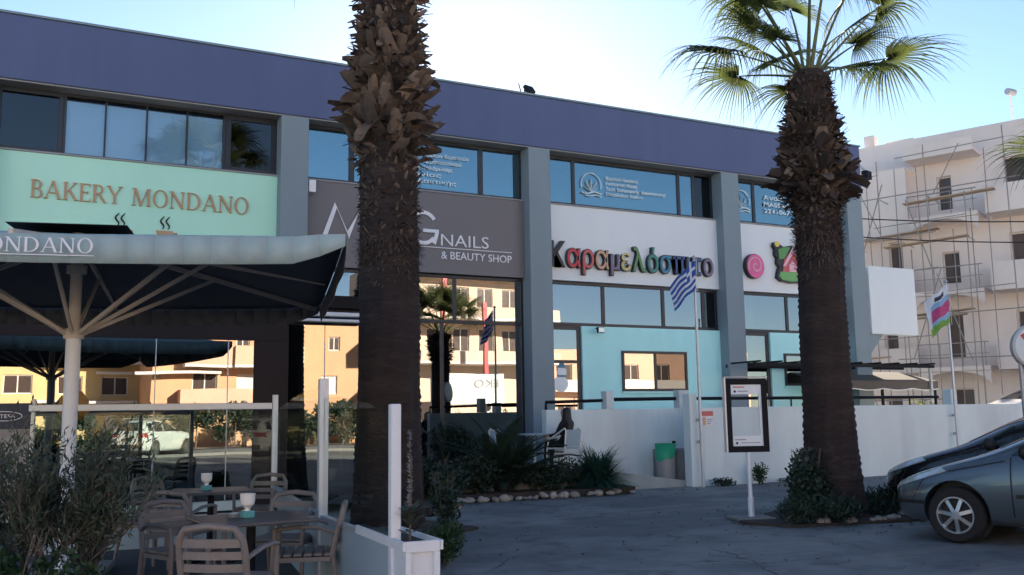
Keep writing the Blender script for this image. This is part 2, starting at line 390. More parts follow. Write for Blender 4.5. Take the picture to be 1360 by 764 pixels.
mat('strap_leaf', (0.03, 0.09, 0.06), 0.5, var=0.45, scale=5, sub=0.2)
mat('lime_leaf', (0.16, 0.20, 0.03), 0.6, var=0.3, scale=5, sub=0.4)
mat('stone', (0.36, 0.32, 0.28), 0.9, var=0.3, scale=6, bump=0.5, bscale=14, rand=0.35)
mat('edging', (0.13, 0.11, 0.09), 0.9, var=0.3, scale=4, bump=0.4)
mat('paint_car_grey', (0.115, 0.145, 0.165), 0.32, metal=0.65, var=0.03, coat=0.9)
mat('paint_car_black', (0.008, 0.009, 0.011), 0.25, metal=0.2, var=0.03, coat=1.0)
mat('paint_car_white', (0.72, 0.72, 0.72), 0.3, var=0.02, coat=0.8)
mat('car_glass', (0.012, 0.02, 0.022), 0.04, var=0.0, spec=0.9)
mat('tyre', (0.012, 0.012, 0.013), 0.85, var=0.2, scale=20)
mat('rim', (0.50, 0.51, 0.53), 0.3, metal=0.85, var=0.08, scale=10)
mat('trim_black', (0.012, 0.012, 0.013), 0.6, var=0.1)
mat('headlamp', (0.55, 0.58, 0.56), 0.12, metal=0.4, var=0.15, scale=20, coat=1.0)
mat('lamp_red', (0.45, 0.02, 0.02), 0.2, var=0.05, coat=1)
mat('apartment_white', (0.74, 0.645, 0.60), 0.85, var=0.08, scale=0.5, bump=0.08, bscale=12, stretch=(1, 1, .4), second=(0.62, 0.55, 0.53), second_scale=0.35, second_amt=0.5)
mat('apartment_opening', (0.10, 0.075, 0.07), 0.8, var=0.2)
mat('scaffold', (0.28, 0.25, 0.23), 0.6, metal=0.3, var=0.25, scale=6)
mat('plank', (0.40, 0.29, 0.20), 0.9, var=0.3, scale=4, stretch=(1, 6, 6))
mat('render_orange', (0.62, 0.37, 0.22), 0.85, var=0.1, scale=0.6)
mat('render_peach', (0.68, 0.45, 0.33), 0.85, var=0.08, scale=0.6)
mat('render_yellow', (0.62, 0.47, 0.24), 0.85, var=0.1, scale=0.6)
mat('render_cream', (0.72, 0.58, 0.46), 0.85, var=0.08, scale=0.6)
mat('shutter_white', (0.75, 0.72, 0.68), 0.6, var=0.04)
mat('window_brown', (0.07, 0.05, 0.045), 0.2, var=0.1)
mat('hair', (0.010, 0.008, 0.008), 0.5, var=0.3, scale=30, stretch=(1, 1, .2))
mat('cloth_black', (0.010, 0.010, 0.012), 0.9, var=0.3, scale=12, bump=0.3)
mat('skin', (0.42, 0.24, 0.17), 0.5, var=0.08, scale=15)
mat('bin_grey', (0.33, 0.32, 0.32), 0.6, var=0.08, scale=6)
mat('bin_green', (0.02, 0.34, 0.17), 0.5, var=0.1, scale=6)
mat('flag_blue', (0.02, 0.10, 0.42), 0.8, var=0.08, scale=8, sub=0.3)
mat('flag_white', (0.72, 0.76, 0.82), 0.8, var=0.05, scale=8, sub=0.3)
mat('flag_sky', (0.32, 0.52, 0.74), 0.8, var=0.08, scale=8, sub=0.3)
mat('flag_pink', (0.62, 0.10, 0.26), 0.8, var=0.3, scale=14, sub=0.3)
mat('flag_green', (0.22, 0.42, 0.08), 0.8, var=0.2, scale=10, sub=0.3)
mat('print_navy', (0.012, 0.018, 0.055), 0.5, var=0.1)
mat('print_grey', (0.30, 0.29, 0.28), 0.6, var=0.35, scale=7)
mat('amber', (0.42, 0.20, 0.03), 0.6, var=0.2)
mat('brick_red', (0.20, 0.05, 0.05), 0.8, var=0.2)
# ================================================================== SETTING
g = MB()
N_ = 2
g.quad((-320, -320, 0), (320, -320, 0), (320, 320, 0), (-320, 320, 0))
tag(g.build('ground', 'asphalt'), kind='structure')
tag(MB().prism_xy([(5.3, -4.1), (10.3, -4.1), (10.3, 0.2), (5.3, 0.2)], 0.004, 0.42).build('raised_pavement', 'concrete_paving', bevel=0.02), kind='structure')
# ramp up to the raised pavement
rp = MB(); x0, x1, ya, yb = 10.302, 13.2, -4.1, -2.9
rp.add([(x0, ya, 0.004), (x1, ya, 0.004), (x1, yb, 0.004), (x0, yb, 0.004), (x0, ya, 0.42), (x0, yb, 0.42), (x1, ya, 0.012), (x1, yb, 0.012)],
       [(0, 3, 2, 1), (4, 6, 7, 5), (0, 1, 6, 4), (3, 5, 7, 2), (0, 4, 5, 3), (1, 2, 7, 6)])
tag(rp.build('ramp', 'ramp_screed'), kind='structure')
tag(MB().box(12.4, 40, -4.0, 0.3, 0.004, 0.75).build('patio', 'concrete_paving'), kind='structure')
def poly_site(pts): return [site(*p) for p in pts]
ct = MB().prism_xy(poly_site([(-9.5, 5.6), (-0.62, 6.15), (-3.1, 12.6), (-6.0, 16.0), (-14, 11)]), 0.004, 0.03)
tag(ct.build('cafe_terrace', 'terrace_floor', bevel=0.01), kind='structure')
# planting bed behind the row of stones
bed = MB().prism_xy([(5.6, -6.6), (6.9, -4.75), (10.6, -4.82), (10.75, -4.12), (5.0, -4.12)], 0.004, 0.13)
tag(bed.build('planting_bed', 'soil'), kind='structure')
# earth patches round the palms
for (cx, cy, r_) in ((4.44, -7.96, 0.95), (10.4, -10.15, 1.15)):
    pts = [(cx+r_*(1+0.14*math.sin(3*a+cx)+0.08*math.sin(7*a))*math.cos(a)*1.25, cy+r_*(1+0.14*math.sin(3*a+cx))*math.sin(a)*0.85) for a in [2*math.pi*i/28 for i in range(28)]]
    tag(MB().prism_xy(pts, 0.002, 0.035).build('tree_pit', 'soil'), kind='structure')

# ------------------------------------------------------------------ the shop building
B = empty('commercial_building', (0, 0, 0), 0, 'long two-storey shop building with dark blue roof fascia, grey pillars and three shop signs', 'building')
ZB, ZT = 8.29, 9.62
fa = MB().box(-16, 22.60, 0.0, 0.62, ZB, ZT).build('fascia', 'fascia_paint', B, bevel=0.015)
MB().box(21.98, 22.60, 0.622, 10.0, ZB, ZT).build('fascia', 'fascia_paint', B)
MB().box(-16.02, 22.63, -0.03, 0.66, ZT+0.002, ZT+0.05).build('coping', 'pillar_paint', B)
MB().box(-16, 21.97, 0.63, 10.0, 8.75, 8.95).build('roof', 'concrete_paving', B)
MB().box(-16, 21.97, 0.04, 0.62, ZB-0.03, ZB-0.003).build('soffit', 'soffit_paint', B)
MB().box(-16, 22.4, 9.7, 10.0, 0.0, 8.74).build('rear_wall', 'pillar_paint', B)
MB().box(22.15, 22.4, 0.62, 9.69, 0.0, 8.28).build('side_wall', 'pillar_paint', B)
MB().box(-16, -15.75, 0.62, 9.69, 0.0, 8.28).build('side_wall', 'pillar_paint', B)
MB().box(-15.7, 22.1, 0.58, 9.6, 6.55, 6.85).build('upper_floor', 'interior', B)
MB().box(-15.7, 22.1, 0.58, 9.6, 0.3, 0.52).build('ground_floor', 'interior', B)
MB().box(-15.7, 22.1, 6.4, 6.55, 0.53, 6.5).build('inner_wall', 'interior', B)
MB().box(-15.7, 22.1, 3.4, 3.55, 6.86, 8.74).build('inner_wall', 'interior', B)
for xp in (-7.65, -1.45, 4.75, 10.97, 17.11, 21.92):
    MB().box(xp, xp+0.62, 0.0, 0.60, 0.0, ZB-0.034).build('pillar', 'pillar_paint', B, bevel=0.012)
    if 0 < xp < 20: MB().box(xp+0.2, xp+0.42, 0.62, 6.3, 0.53, 6.5).build('party_wall', 'interior', B)
BAYS = [(-7.03, -1.45), (-0.83, 4.75), (5.37, 10.97), (11.59, 17.11), (17.73, 21.92)]
def glazing(parent, x0, x1, z0, z1, splits, hs=None, y=0.42, fw=0.06, th=0.07, panes='glass_upper', frame='window_frame', low=None, name='window', mw=None):
    """frame mesh with its panes as children; low = splits of the row under hs"""
    mb = MB(); mw = mw or fw
    rows = [(z0, z1, splits)] if hs is None else [(hs, z1, splits), (z0, hs, low if low is not None else splits)]
    e = 0.003
    mb.box(x0, x1, y, y+th, z0, z0+fw); mb.box(x0, x1, y, y+th, z1-fw, z1)
    mb.box(x0, x0+fw, y+e, y+th-e, z0+fw, z1-fw); mb.box(x1-fw, x1, y+e, y+th-e, z0+fw, z1-fw)
    if hs is not None: mb.box(x0+fw, x1-fw, y, y+th, hs-mw/2, hs+mw/2)
    cells = []
    for ri, (a, b, sp) in enumerate(rows):
        za = a + (fw if a == z0 else mw/2); zb_ = b - (fw if b == z1 else mw/2)
        ed = [x0+fw-mw/2] + list(sp) + [x1-fw+mw/2]
        for q in sp: mb.box(q-mw/2, q+mw/2, y+e, y+th-e, za, zb_)
        for i in range(len(ed)-1): cells.append((ed[i]+mw/2, ed[i+1]-mw/2, za, zb_))
    o = mb.build(name, frame, parent, bevel=0.004)
    for i, (a, b, c, d) in enumerate(cells):
        pm = panes if isinstance(panes, str) else panes[i % len(panes)]
        MB().box(a-0.01, b+0.01, y+th*0.45, y+th*0.45+0.008, c-0.01, d+0.01).build('pane', pm, o)
    return o
# upper windows
ZU0, ZU1 = 6.95, 8.255
glazing(B, -0.83, 0.38, ZU0, ZU1, [], fw=0.09, panes='glass_dark')
wb = glazing(B, 0.382, 3.62, ZU0, ZU1, [1.18, 1.99, 2.81], fw=0.05, mw=0.03, panes='glass_blind')
for i, (a, b) in enumerate(((0.44, 1.16), (1.20, 1.97), (2.01, 2.79), (2.83, 3.56))):
    MB().box(a, b, 0.50, 0.505, ZU0+0.05, ZU1-0.13).build('blind', 'blind', wb)
glazing(B, 3.622, 4.748, ZU0, ZU1, [], fw=0.12, panes='glass_dark')
glazing(B, 5.372, 10.968, ZU0, ZU1, [6.5, 9.83], fw=0.07, mw=0.13, panes=['glass_upper', 'glass_upper', 'glass_upper'])
glazing(B, 11.592, 17.108, ZU0, ZU1, [12.52, 15.93, 16.45], fw=0.07, mw=0.1, panes=['glass_upper', 'glass_upper', 'glass_upper', 'glass_dark'])
glazing(B, 17.732, 21.918, ZU0, ZU1, [18.63, 20.6], fw=0.07, mw=0.1, panes='glass_upper')
glazing(B, -7.028, -1.452, ZU0, ZU1, [-5, -3], fw=0.07, panes='glass_dark')
# tinted film behind the printed panes
for (a, b) in ((6.6, 9.75), (12.6, 15.85), (18.72, 20.5), (17.83, 18.55), (11.68, 12.44), (5.46, 6.4)):
    MB().box(a, b, 0.52, 0.525, ZU0+0.07, ZU1-0.07).build('blind', 'film', B)
# slim sills under the upper windows
for (a, b) in BAYS: MB().box(a+.003, b-.003, 0.27, 0.50, 6.915, 6.948).build('sill', 'soffit_paint', B)
# sign panels
SP = []
for (a, b), mt_ in zip(BAYS, ('mint_panel', 'mint_panel', 'grey_panel', 'white_panel', 'white_panel')):
    SP.append(MB().box(a+0.004, b-0.004, 0.30, 0.56, 4.95, 6.912).build('sign_panel', mt_, B))
yS = 0.296
serif(SP[1], 'BAKERY MONDANO', -0.17, 4.14, 5.99, 0.37, yS, 'letter_gold', 0.035)
# two steaming cups under the lettering
for cx in (1.52, 2.40):
    c = MB()
    c.prism_xz([(cx-0.17, 5.5), (cx+0.17, 5.5), (cx+0.13, 5.3), (cx-0.13, 5.3)], yS-0.02, yS)
    c.prism_xz([(cx+0.17, 5.47), (cx+0.26, 5.47), (cx+0.26, 5.37), (cx+0.15, 5.35), (cx+0.15, 5.38), (cx+0.23, 5.40), (cx+0.23, 5.44), (cx+0.17, 5.44)], yS-0.018, yS)
    c.build('cup_emblem', 'letter_gold', SP[1])
    for s_ in (-0.05, 0.06):
        pt = [(cx+s_+0.035*math.sin(t*1.9), yS-0.012, 5.53+0.07*t) for t in [i*0.5 for i in range(9)]]
        MB().tube(pt, [0.006+0.014*math.sin(math.pi*min(1, (i+.5)/9)) for i in range(9)], 6).build('steam_emblem', 'letter_black', SP[1])
# grey beauty shop sign : big slanted M, A, G
def strokes(parent, polys, y, mt_, d=0.03):
    mb = MB()
    for i, pg in enumerate(polys): mb.prism_xz(pg, y-d-0.0007*i, y)
    mb.build('letter', mt_, parent)
zb, zt = 5.60, 6.44; t_ = 0.10
strokes(SP[2], [[(5.76, zb), (5.87, zb), (6.11, zt-.12), (6.06, zt)], [(6.06, zt), (6.11, zt-.12), (6.40, zb+.06), (6.36, zb+.2)][::-1], [(6.40, zb+.02), (6.37, zb+.2), (6.66, zt-.12), (6.70, zt)], [(6.70, zt), (6.66, zt-.12), (6.88, zb), (6.98, zb)]], yS, 'letter_white')
strokes(SP[2], [[(7.08, zb), (7.19, zb), (7.52, zt-.1), (7.47, zt)], [(7.47, zt), (7.52, zt-.1), (7.77, zb), (7.88, zb)]], yS, 'letter_white')
gp = _ring(8.22, 6.02, 0.40, 0.42, 0.09, 0.09, R(35), R(320), 26)
strokes(SP[2], gp + [[(8.22, 5.99), (8.62, 5.99), (8.62, 5.91), (8.22, 5.91)], [(8.53, 5.91), (8.62, 5.91), (8.54, 5.62), (8.46, 5.66)]], yS, 'letter_white')
text_on('lettering', 'NAILS', 8.69, 5.62, 0.30, yS-0.012, 'letter_white', SP[2], width=1.27, bold=-0.006)
MB().box(7.9, 10.60, yS-0.02, yS, 5.555, 5.572).build('rule', 'letter_white', SP[2])
text_on('lettering', '& BEAUTY SHOP', 8.69, 5.30, 0.19, yS-0.012, 'letter_white', SP[2], width=1.9, bold=0.0)
MB().box(5.40, 5.56, 0.05, 0.295, 6.58, 6.86).build('alarm_box', 'letter_white', B, bevel=0.01)
# sweet shop sign, raised coloured letters with black sides
KC = ['black', 'red', 'rose', 'peach', 'violet', 'straw', 'green', 'teal', 'blue', 'navy', 'navy', 'navy', 'violet']
body = 'Καραμελόσπιτο'; k = 0.62/0.72; xx = 0; it = []
for ch in body:
    q = text_mesh(ch, 0.030, 0.03); it.append((q, xx)); xx += q[3]-q[2]+0.045
kx = (16.86-11.66)/(xx-0.045)
for i, (q, xs) in enumerate(it):
    vv, ff, a, b, c_, d_ = q
    f2 = lambda p, dy, sx: (11.66+(xs+p[0]-a)*kx+sx, yS-0.05-p[2]*dy, 5.30+p[1]*k)
    bk = MB(); bk.add([f2(p, 3.2, -0.0) for p in vv], ff); lo = bk.build('letter', 'letter_black', SP[3])
    vv2, ff2, a2, b2, c2, d2 = text_mesh(body[i], 0.004, 0.01)
    fr_ = MB(); fr_.add([(11.66+(xs+p[0]-a2+0.026)*kx+0.008, yS-0.105-p[2], 5.30+p[1]*k) for p in vv2], ff2)
    fr_.build('letter', 'paint_'+KC[i] if KC[i] != 'black' else 'letter_black', SP[3])
# lollipop with a spiral and a sweets house
lp = MB(); n_ = 32
lp.prism_xz([(18.32+0.33*math.cos(2*math.pi*i/n_), 5.66+0.36*math.sin(2*math.pi*i/n_)) for i in range(n_)], yS-0.14, yS)
lp.build('lollipop_emblem', 'letter_black', SP[4])
MB().prism_xz([(18.33+0.315*math.cos(2*math.pi*i/n_), 5.66+0.345*math.sin(2*math.pi*i/n_)) for i in range(n_)], yS-0.16, yS-0.142).build('lollipop_emblem', 'paint_pink', SP[4])
sp = [(18.33+0.028*t*math.cos(t*1.0), yS-0.162, 5.66+0.031*t*math.sin(t*1.0)) for t in [0.4+i*0.35 for i in range(28)]]
MB().tube(sp, 0.026, 6).build('lollipop_swirl', 'paint_palepink', SP[4])
hs_ = [(19.16, 5.38), (19.30, 5.28), (19.7, 5.24), (20.1, 5.28), (20.26, 5.40), (20.22, 5.52), (20.2, 6.0), (19.95, 6.2), (19.75, 6.36), (19.45, 6.30), (19.28, 6.38), (19.12, 6.42), (19.06, 6.32), (19.14, 6.2), (19.12, 6.05), (19.2, 5.95), (19.18, 5.8), (19.26, 5.7), (19.2, 5.55)]
MB().prism_xz(hs_, yS-0.12, yS).build('house_emblem', 'letter_black', SP[4])
MB().prism_xz([(19.22, 5.42), (19.34, 5.32), (19.7, 5.28), (20.1, 5.32), (20.22, 5.42), (20.18, 5.56), (19.28, 5.56)], yS-0.135, yS-0.122).build('house_emblem', 'paint_leafgreen', SP[4])
MB().prism_xz([(19.36, 5.562), (20.12, 5.562), (20.12, 5.9), (19.78, 6.26), (19.42, 5.9)], yS-0.14, yS-0.122).build('house_emblem', 'paint_rose', SP[4])
MB().prism_xz([(19.24, 5.92), (19.22, 6.2), (19.42, 6.28), (19.7, 6.3), (19.44, 5.94)], yS-0.145, yS-0.122).build('house_emblem', 'paint_green', SP[4])
rf = MB(); rf.prism_xz([(19.36, 5.72), (19.46, 5.72), (19.8, 6.16), (19.78, 6.32)], yS-0.16, yS-0.141); rf.prism_xz([(19.79, 6.32), (19.81, 6.16), (20.12, 5.74), (20.22, 5.74)], yS-0.16, yS-0.141)
rf.build('house_emblem', 'paint_palepink', SP[4])
MB().prism_xz([(19.60, 5.565), (19.88, 5.565), (19.88, 5.76), (19.74, 5.9), (19.60, 5.76)], yS-0.158, yS-0.1405).build('house_emblem', 'paint_palepink', SP[4])
MB().prism_xz([(19.18+0.085*math.cos(2*math.pi*i/16), 6.36+0.085*math.sin(2*math.pi*i/16)) for i in range(16)], yS-0.16, yS-0.121).build('house_emblem', 'paint_yellow', SP[4])
# printing on the upper windows
def flower(parent, cx, cz, s_):
    mb = MB()
    mb.tube([(cx+s_*0.5*math.cos(a), 0.405, cz+s_*0.5*math.sin(a)) for a in [R(-20)+i*R(220)/16 for i in range(17)]], s_*0.022, 4)
    for a, l in ((-60, .36), (-30, .46), (0, .5), (30, .46), (60, .36)):
        p0 = Vector((cx, 0.405, cz-s_*0.32)); d = Vector((math.sin(R(a)), 0, math.cos(R(a))))
        mb.tube([p0+d*(s_*l*1.25*t) for t in (0, .3, .6, .85, 1)], [s_*.02, s_*.06, s_*.075, s_*.045, s_*.005], 6, flat=0.2)
    mb.tube([(cx+s_*(-.5+i*.1), 0.405, cz-s_*(.36+.05*math.sin(i*.7))) for i in range(11)], s_*.03, 4)
    mb.tube([(cx+s_*(-.3+i*.08), 0.405, cz-s_*(.48+.04*math.sin(i*.7))) for i in range(11)], s_*.022, 4)
    mb.build('window_print', 'letter_film', parent)
def lines(x, z, dz, h, ws, body):
    for i, (w_, t) in enumerate(zip(ws, body)):
        text_on('window_print', t, x, z-i*dz, h, 0.408, 'letter_film', B, width=w_, depth=0.006, bold=0.006)
flower(B, 13.06, 7.58, 0.62)
lines(13.52, 7.76, 0.145, 0.085, (1.05, 1.0, 1.95, 1.2), ('Θεραπεία Ομορφιάς', 'Εναλλακτική Μορφή', 'Τεστ, Διατροφικής Διαμόρφωσης', 'Επιπολαίων Λοβίων'))
lines(7.55, 7.82, 0.165, 0.095, (1.95, 1.75, 1.5, 1.2, 1.6), ('Βελτίωση Ανοσιακών Θεραπειών', 'Ανάτασης Συσπαστικού', 'Ενέργειας Χαλάρωσης', 'Αρμονίας', 'Εναλλακτικής'))
flower(B, 18.16, 7.6, 0.62)
lines(19.0, 7.72, 0.2, 0.13, (0.95, 1.15, 1.28), ('Ανοιξη', 'MASSAGE', '224106710'))
# ---- ground floor glazing
glazing(B, -7.028, -1.452, 0.53, 4.94, [-5.2, -3.3], hs=3.8, panes='glass_shop', fw=0.08)
glazing(B, -0.828, 4.748, 0.53, 4.94, [0.6, 2.0, 3.4], hs=3.8, panes='glass_shop', fw=0.08)
glazing(B, 5.372, 10.968, 0.53, 4.93, [6.75, 7.95, 9.10], hs=3.80, low=[6.6, 7.6, 8.76], panes='glass_shop', fw=0.07, mw=0.085)
glazing(B, 11.592, 17.108, 3.80, 4.94, [13.34, 15.26, 16.62], panes=['glass_shop', 'glass_shop', 'glass_shop', 'glass_dark'], fw=0.08, mw=0.10)
glazing(B, 17.732, 21.918, 3.80, 4.94, [19.68], panes='glass_shop', fw=0.08, mw=0.10)
for (xa, xb, wx0, wx1, wz0, wz1, xr) in ((11.592, 12.62, 13.84, 15.88, 2.15, 3.15, 17.108), (17.732, 18.92, 19.42, 21.2, 2.3, 3.17, 21.918)):
    dd = glazing(B, xa, xb, 0.755, 3.796, [], hs=2.88, panes='glass_shop' if xa < 12 else 'glass_shop', fw=0.1, mw=0.08, name='door')
    MB().tube([(xb-0.17, 0.40, 1.6), (xb-0.17, 0.36, 1.62), (xb-0.17, 0.36, 1.95), (xb-0.17, 0.40, 1.97)], 0.014, 6).build('handle', 'aluminium', dd)
    if xa < 12:
        sn = MB()
        for (cx, cz, rr) in ((12.02, 2.32, .21), (12.05, 2.62, .14)):
            sn.prism_xz([(cx+rr*math.cos(2*math.pi*i/20), cz+rr*math.sin(2*math.pi*i/20)) for i in range(20)], 0.446, 0.450)
        sn.build('door_sticker', 'letter_film', dd)
        MB().box(11.93, 12.17, 0.444, 0.4455, 2.49, 2.54).build('door_sticker', 'paint_blue', dd)
        MB().prism_xz([(11.93, 2.72), (12.17, 2.72), (12.1, 2.86), (12.0, 2.86)], 0.444, 0.4455).build('door_sticker', 'paint_blue', dd)
    wl = MB()
    wl.box(xb+.002, wx0, 0.36, 0.56, 0.755, 3.796); wl.box(wx1, xr, 0.36, 0.56, 0.755, 3.796)
    wl.box(wx0, wx1, 0.36, 0.56, 0.755, wz0); wl.box(wx0, wx1, 0.36, 0.56, wz1, 3.796)
    wl.build('cyan_wall', 'cyan_wall', B)
    ww = glazing(B, wx0-0.03, wx1+0.03, wz0-0.03, wz1+0.03, [(wx0+wx1)/2], y=0.31, th=0.06, fw=0.07, panes=['glass_shop', 'glass_dark'])
    MB().box(wx0-0.06, wx1+0.06, 0.28, 0.359, wz0-0.075, wz0-0.032).build('sill', 'cyan_wall', ww)
# outside lamp over the cyan wall, roof floodlight
fl = empty('wall_lamp', (13.05, 0.25, 3.70), 0, 'small black floodlight above the cyan wall beside the glass door', 'lamp')
MB().box(-0.10, 0.10, -0.16, -0.08, -0.09, 0.06).build('housing', 'dark_metal', fl, bevel=0.01)
MB().box(-0.085, 0.085, -0.166, -0.161, -0.075, 0.045).build('lamp_glass', 'headlamp', fl)
MB().bar((0, -0.09, 0), (0, 0.10, 0.05), 0.03, 0.03).build('bracket', 'dark_metal', fl)
fl = empty('roof_floodlight', (11.15, 0.30, 9.672), 0.3, 'small floodlight standing on the roof edge against the bright sky', 'lamp')
MB().cbox((0, -0.05, 0.20), (0.30, 0.10, 0.22), 0, Matrix.Rotation(R(-35), 4, 'X')).build('housing', 'dark_metal', fl, bevel=0.01)
MB().bar((-0.12, 0, 0.0), (-0.12, 0, 0.22), 0.03, 0.03).bar((0.12, 0, 0), (0.12, 0, 0.22), 0.03, 0.03).bar((-0.18, 0, 0.012), (0.18, 0, 0.012), 0.06, 0.02).build('yoke', 'dark_metal', fl)
MB().bar((-0.22, 0, 0.0), (-0.34, 0, 0.30), 0.02, 0.02).build('arm', 'dark_metal', fl)
# blank billboard on the building's corner
bb = empty('billboard', (22.58, -0.02, 3.82), 0, 'blank white billboard box sticking out from the right end of the shop building', 'billboard')
MB().box(0.0, 1.98, -0.03, 0.0, 0.0, 2.07).build('face', 'white_panel', bb)
MB().box(0.0, 1.98, 0.001, 0.28, 0.0, 2.07).build('case', 'white_metal', bb)
MB().prism_xz([(-0.03, 0.0), (0.55, 0.0), (-0.03, -0.6)], 0.05, 0.22).build('bracket', 'pillar_paint', bb)

# ------------------------------------------------------------------ glazed front of the bakery
E_ = empty('glazed_extension', (0, 0, 0.0), 0, 'dark framed glass extension in front of the bakery behind the large parasol', 'extension')
YE = -4.9
def ebox(*a): return MB().box(*a)
ebox(-9, 5.10, YE-0.10, 0.28, 3.36, 3.58).build('roof', 'dark_metal', E_, bevel=0.01)
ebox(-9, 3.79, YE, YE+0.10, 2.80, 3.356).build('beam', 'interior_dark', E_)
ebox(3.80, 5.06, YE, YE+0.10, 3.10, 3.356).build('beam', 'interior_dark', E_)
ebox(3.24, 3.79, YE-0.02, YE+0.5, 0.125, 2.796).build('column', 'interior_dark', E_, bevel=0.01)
ebox(-9, 3.23, YE, YE+0.14, 0.124, 0.27).build('plinth', 'white_wall', E_)
for a, b_ in ((-2.6, -0.5), (-0.48, 0.64), (0.66, 1.734), (1.746, 2.824), (2.836, 3.235)):
    ebox(a, b_, YE+0.03, YE+0.042, 0.28, 2.795).build('pane', 'glass_shop', E_)
for a, b_ in ((3.795, 4.40), (4.412, 5.03)):
    ebox(a, b_, YE+0.03, YE+0.042, 0.13, 3.095).build('pane', 'glass_shop', E_)
for a in (0.65, 1.74, 2.83, 4.406):
    ebox(a-0.007, a+0.007, YE+0.018, YE+0.05, 0.28, 2.795).build('joint', 'aluminium', E_)
ebox(5.04, 5.055, YE+0.11, -0.02, 0.13, 3.356).build('pane', 'glass_shop', E_)
ebox(5.0, 5.08, YE+0.0, YE+0.09, 0.13, 3.098).build('post', 'dark_metal', E_)
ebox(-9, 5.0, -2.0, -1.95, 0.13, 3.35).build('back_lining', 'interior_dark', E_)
aw = empty('awning_cassette', (4.38, YE-0.1, 3.18), 0, 'closed white awning cassette over the bakery glass beside the palm trunk', 'awning')
MB().box(-0.62, 0.68, -0.16, 0.03, 0.03, 0.10).build('cassette', 'white_metal', aw, bevel=0.02, segs=2)
MB().box(-0.62, 0.68, -0.20, -0.02, -0.07, -0.02).build('front_bar', 'white_metal', aw, bevel=0.015, segs=2)
for xx in (-.57, .63): MB().box(xx, xx+.04, -0.12, 0.02, -0.02, 0.03).build('bracket', 'aluminium', aw)
# things inside the bakery, dimly seen
ct = empty('display_counter', (0.2, -3.1, 0.13), 0, 'dark bakery display counter with pale front seen dimly behind the left glass', 'counter')
MB().box(-2.2, 1.2, -0.35, 0.35, 0, 0.95).build('body', 'brick_red', ct); MB().box(-2.25, 1.25, -0.4, 0.4, 0.952, 1.0).build('worktop', 'soffit_paint', ct)

# ------------------------------------------------------------------ low white walls
W1 = empty('garden_wall', (12.4, -4.3, 0), 0, 'low white front wall running right from the flagpole past the palm', 'wall')
MB().box(0.0, 28, 0, 0.22, 0, 1.64).build('wall', 'white_wall', W1, bevel=0.012)
MB().box(-0.03, 0.17, -0.012, 0.232, 0, 1.93).build('pilaster', 'white_wall', W1, bevel=0.01)
MB().box(8.02, 8.24, -0.01, 0.23, 1.642, 2.02).build('pilaster', 'white_wall', W1, bevel=0.01)
MB().tube([(0.25, 0.11, 1.83), (7.7, 0.11, 1.83)], 0.035, 8).build('handrail', 'dark_metal', W1)
for xx in (1.0, 2.9, 4.8, 6.7, 7.6): MB().tube([(xx, 0.11, 1.6), (xx, 0.11, 1.82)], 0.018, 6).build('rail_post', 'dark_metal', W1)
W2 = empty('ramp_wall', (9.72, -2.9, 0.0), 0, 'pale blue-grey rear wall beside the ramp, behind the seated woman and the bin', 'wall')
MB().box(0.0, 3.9, 0, 0.2, 0, 1.64).build('wall', 'white_wall', W2, bevel=0.012)
MB().box(1.50, 1.68, -0.01, 0.21, 1.642, 2.03).build('pilaster', 'white_wall', W2, bevel=0.008)
MB().box(3.45, 3.72, -0.01, 0.21, 1.642, 2.05).build('pilaster', 'white_wall', W2, bevel=0.008)
MB().tube([(0.05, 0.1, 1.62), (0.05, 0.1, 1.80), (1.45, 0.1, 1.83)], 0.035, 8).build('handrail', 'dark_metal', W2)
MB().tube([(1.78, 0.1, 1.85), (3.42, 0.1, 1.86)], 0.04, 8).build('handrail', 'dark_metal', W2)
sg = empty('wall_notice', (12.66, -4.325, 1.40), 0, 'small red and white notice fixed on the white wall beside the flagpole', 'sign')
MB().box(0, 0.31, 0, 0.015, -0.16, 0.16).build('plate', 'white_metal', sg)
MB().box(0.0, 0.31, -0.003, -0.0005, 0.06, 0.16).build('print', 'paint_rose', sg)
MB().box(0.03, 0.11, -0.003, -0.0005, -0.13, 0.03).build('print', 'paint_peach', sg)
for i in range(3): MB().box(0.14, 0.29-0.03*i, -0.003, -0.0005, -0.02-0.045*i, 0.0-0.045*i).build('print', 'bin_grey', sg)
# pergola and scalloped awning on the patio
pg = empty('pergola', (17.1, -1.0, 0.75), 0, 'dark flat pergola canopy over the patio behind the white wall', 'pergola')
for yy in (0.0, 1.1): MB().box(0.0, 6.9, yy, yy+0.07, 2.00, 2.09).build('beam', 'dark_metal', pg)
for i in range(10): MB().box(0.05+i*0.74, 0.10+i*0.74, -0.15, 1.25, 2.095, 2.14).build('rafter', 'dark_metal', pg)
for xx in (3.4, 6.7): MB().box(xx, xx+0.08, 0.0, 0.07, 0.0, 1.996).build('post', 'galvanised', pg)
aw2 = empty('scalloped_awning', (19.6, -0.9, 0.95), 0, 'dark brown awning with scalloped pale-edged valance under the pergola', 'awning')
MB().add([(0, 1.4, 1.75), (4.6, 1.4, 1.75), (4.6, 0, 1.42), (0, 0, 1.42), (0, 1.4, 1.72), (4.6, 1.4, 1.72), (4.6, 0, 1.39), (0, 0, 1.39)], [(0, 3, 2, 1), (4, 5, 6, 7), (0, 1, 5, 4), (3, 7, 6, 2), (0, 4, 7, 3), (1, 2, 6, 5)]).build('cloth', 'interior', aw2)
vl = MB(); ed = MB(); n_ = 40; xs = [4.6*i/n_ for i in range(n_+1)]; zz = [1.20-0.05*abs(math.sin(x*2.7)) for x in xs]
for i in range(n_):
    vl.box(xs[i], xs[i+1], -0.02, 0.0, min(zz[i], zz[i+1]), 1.42)
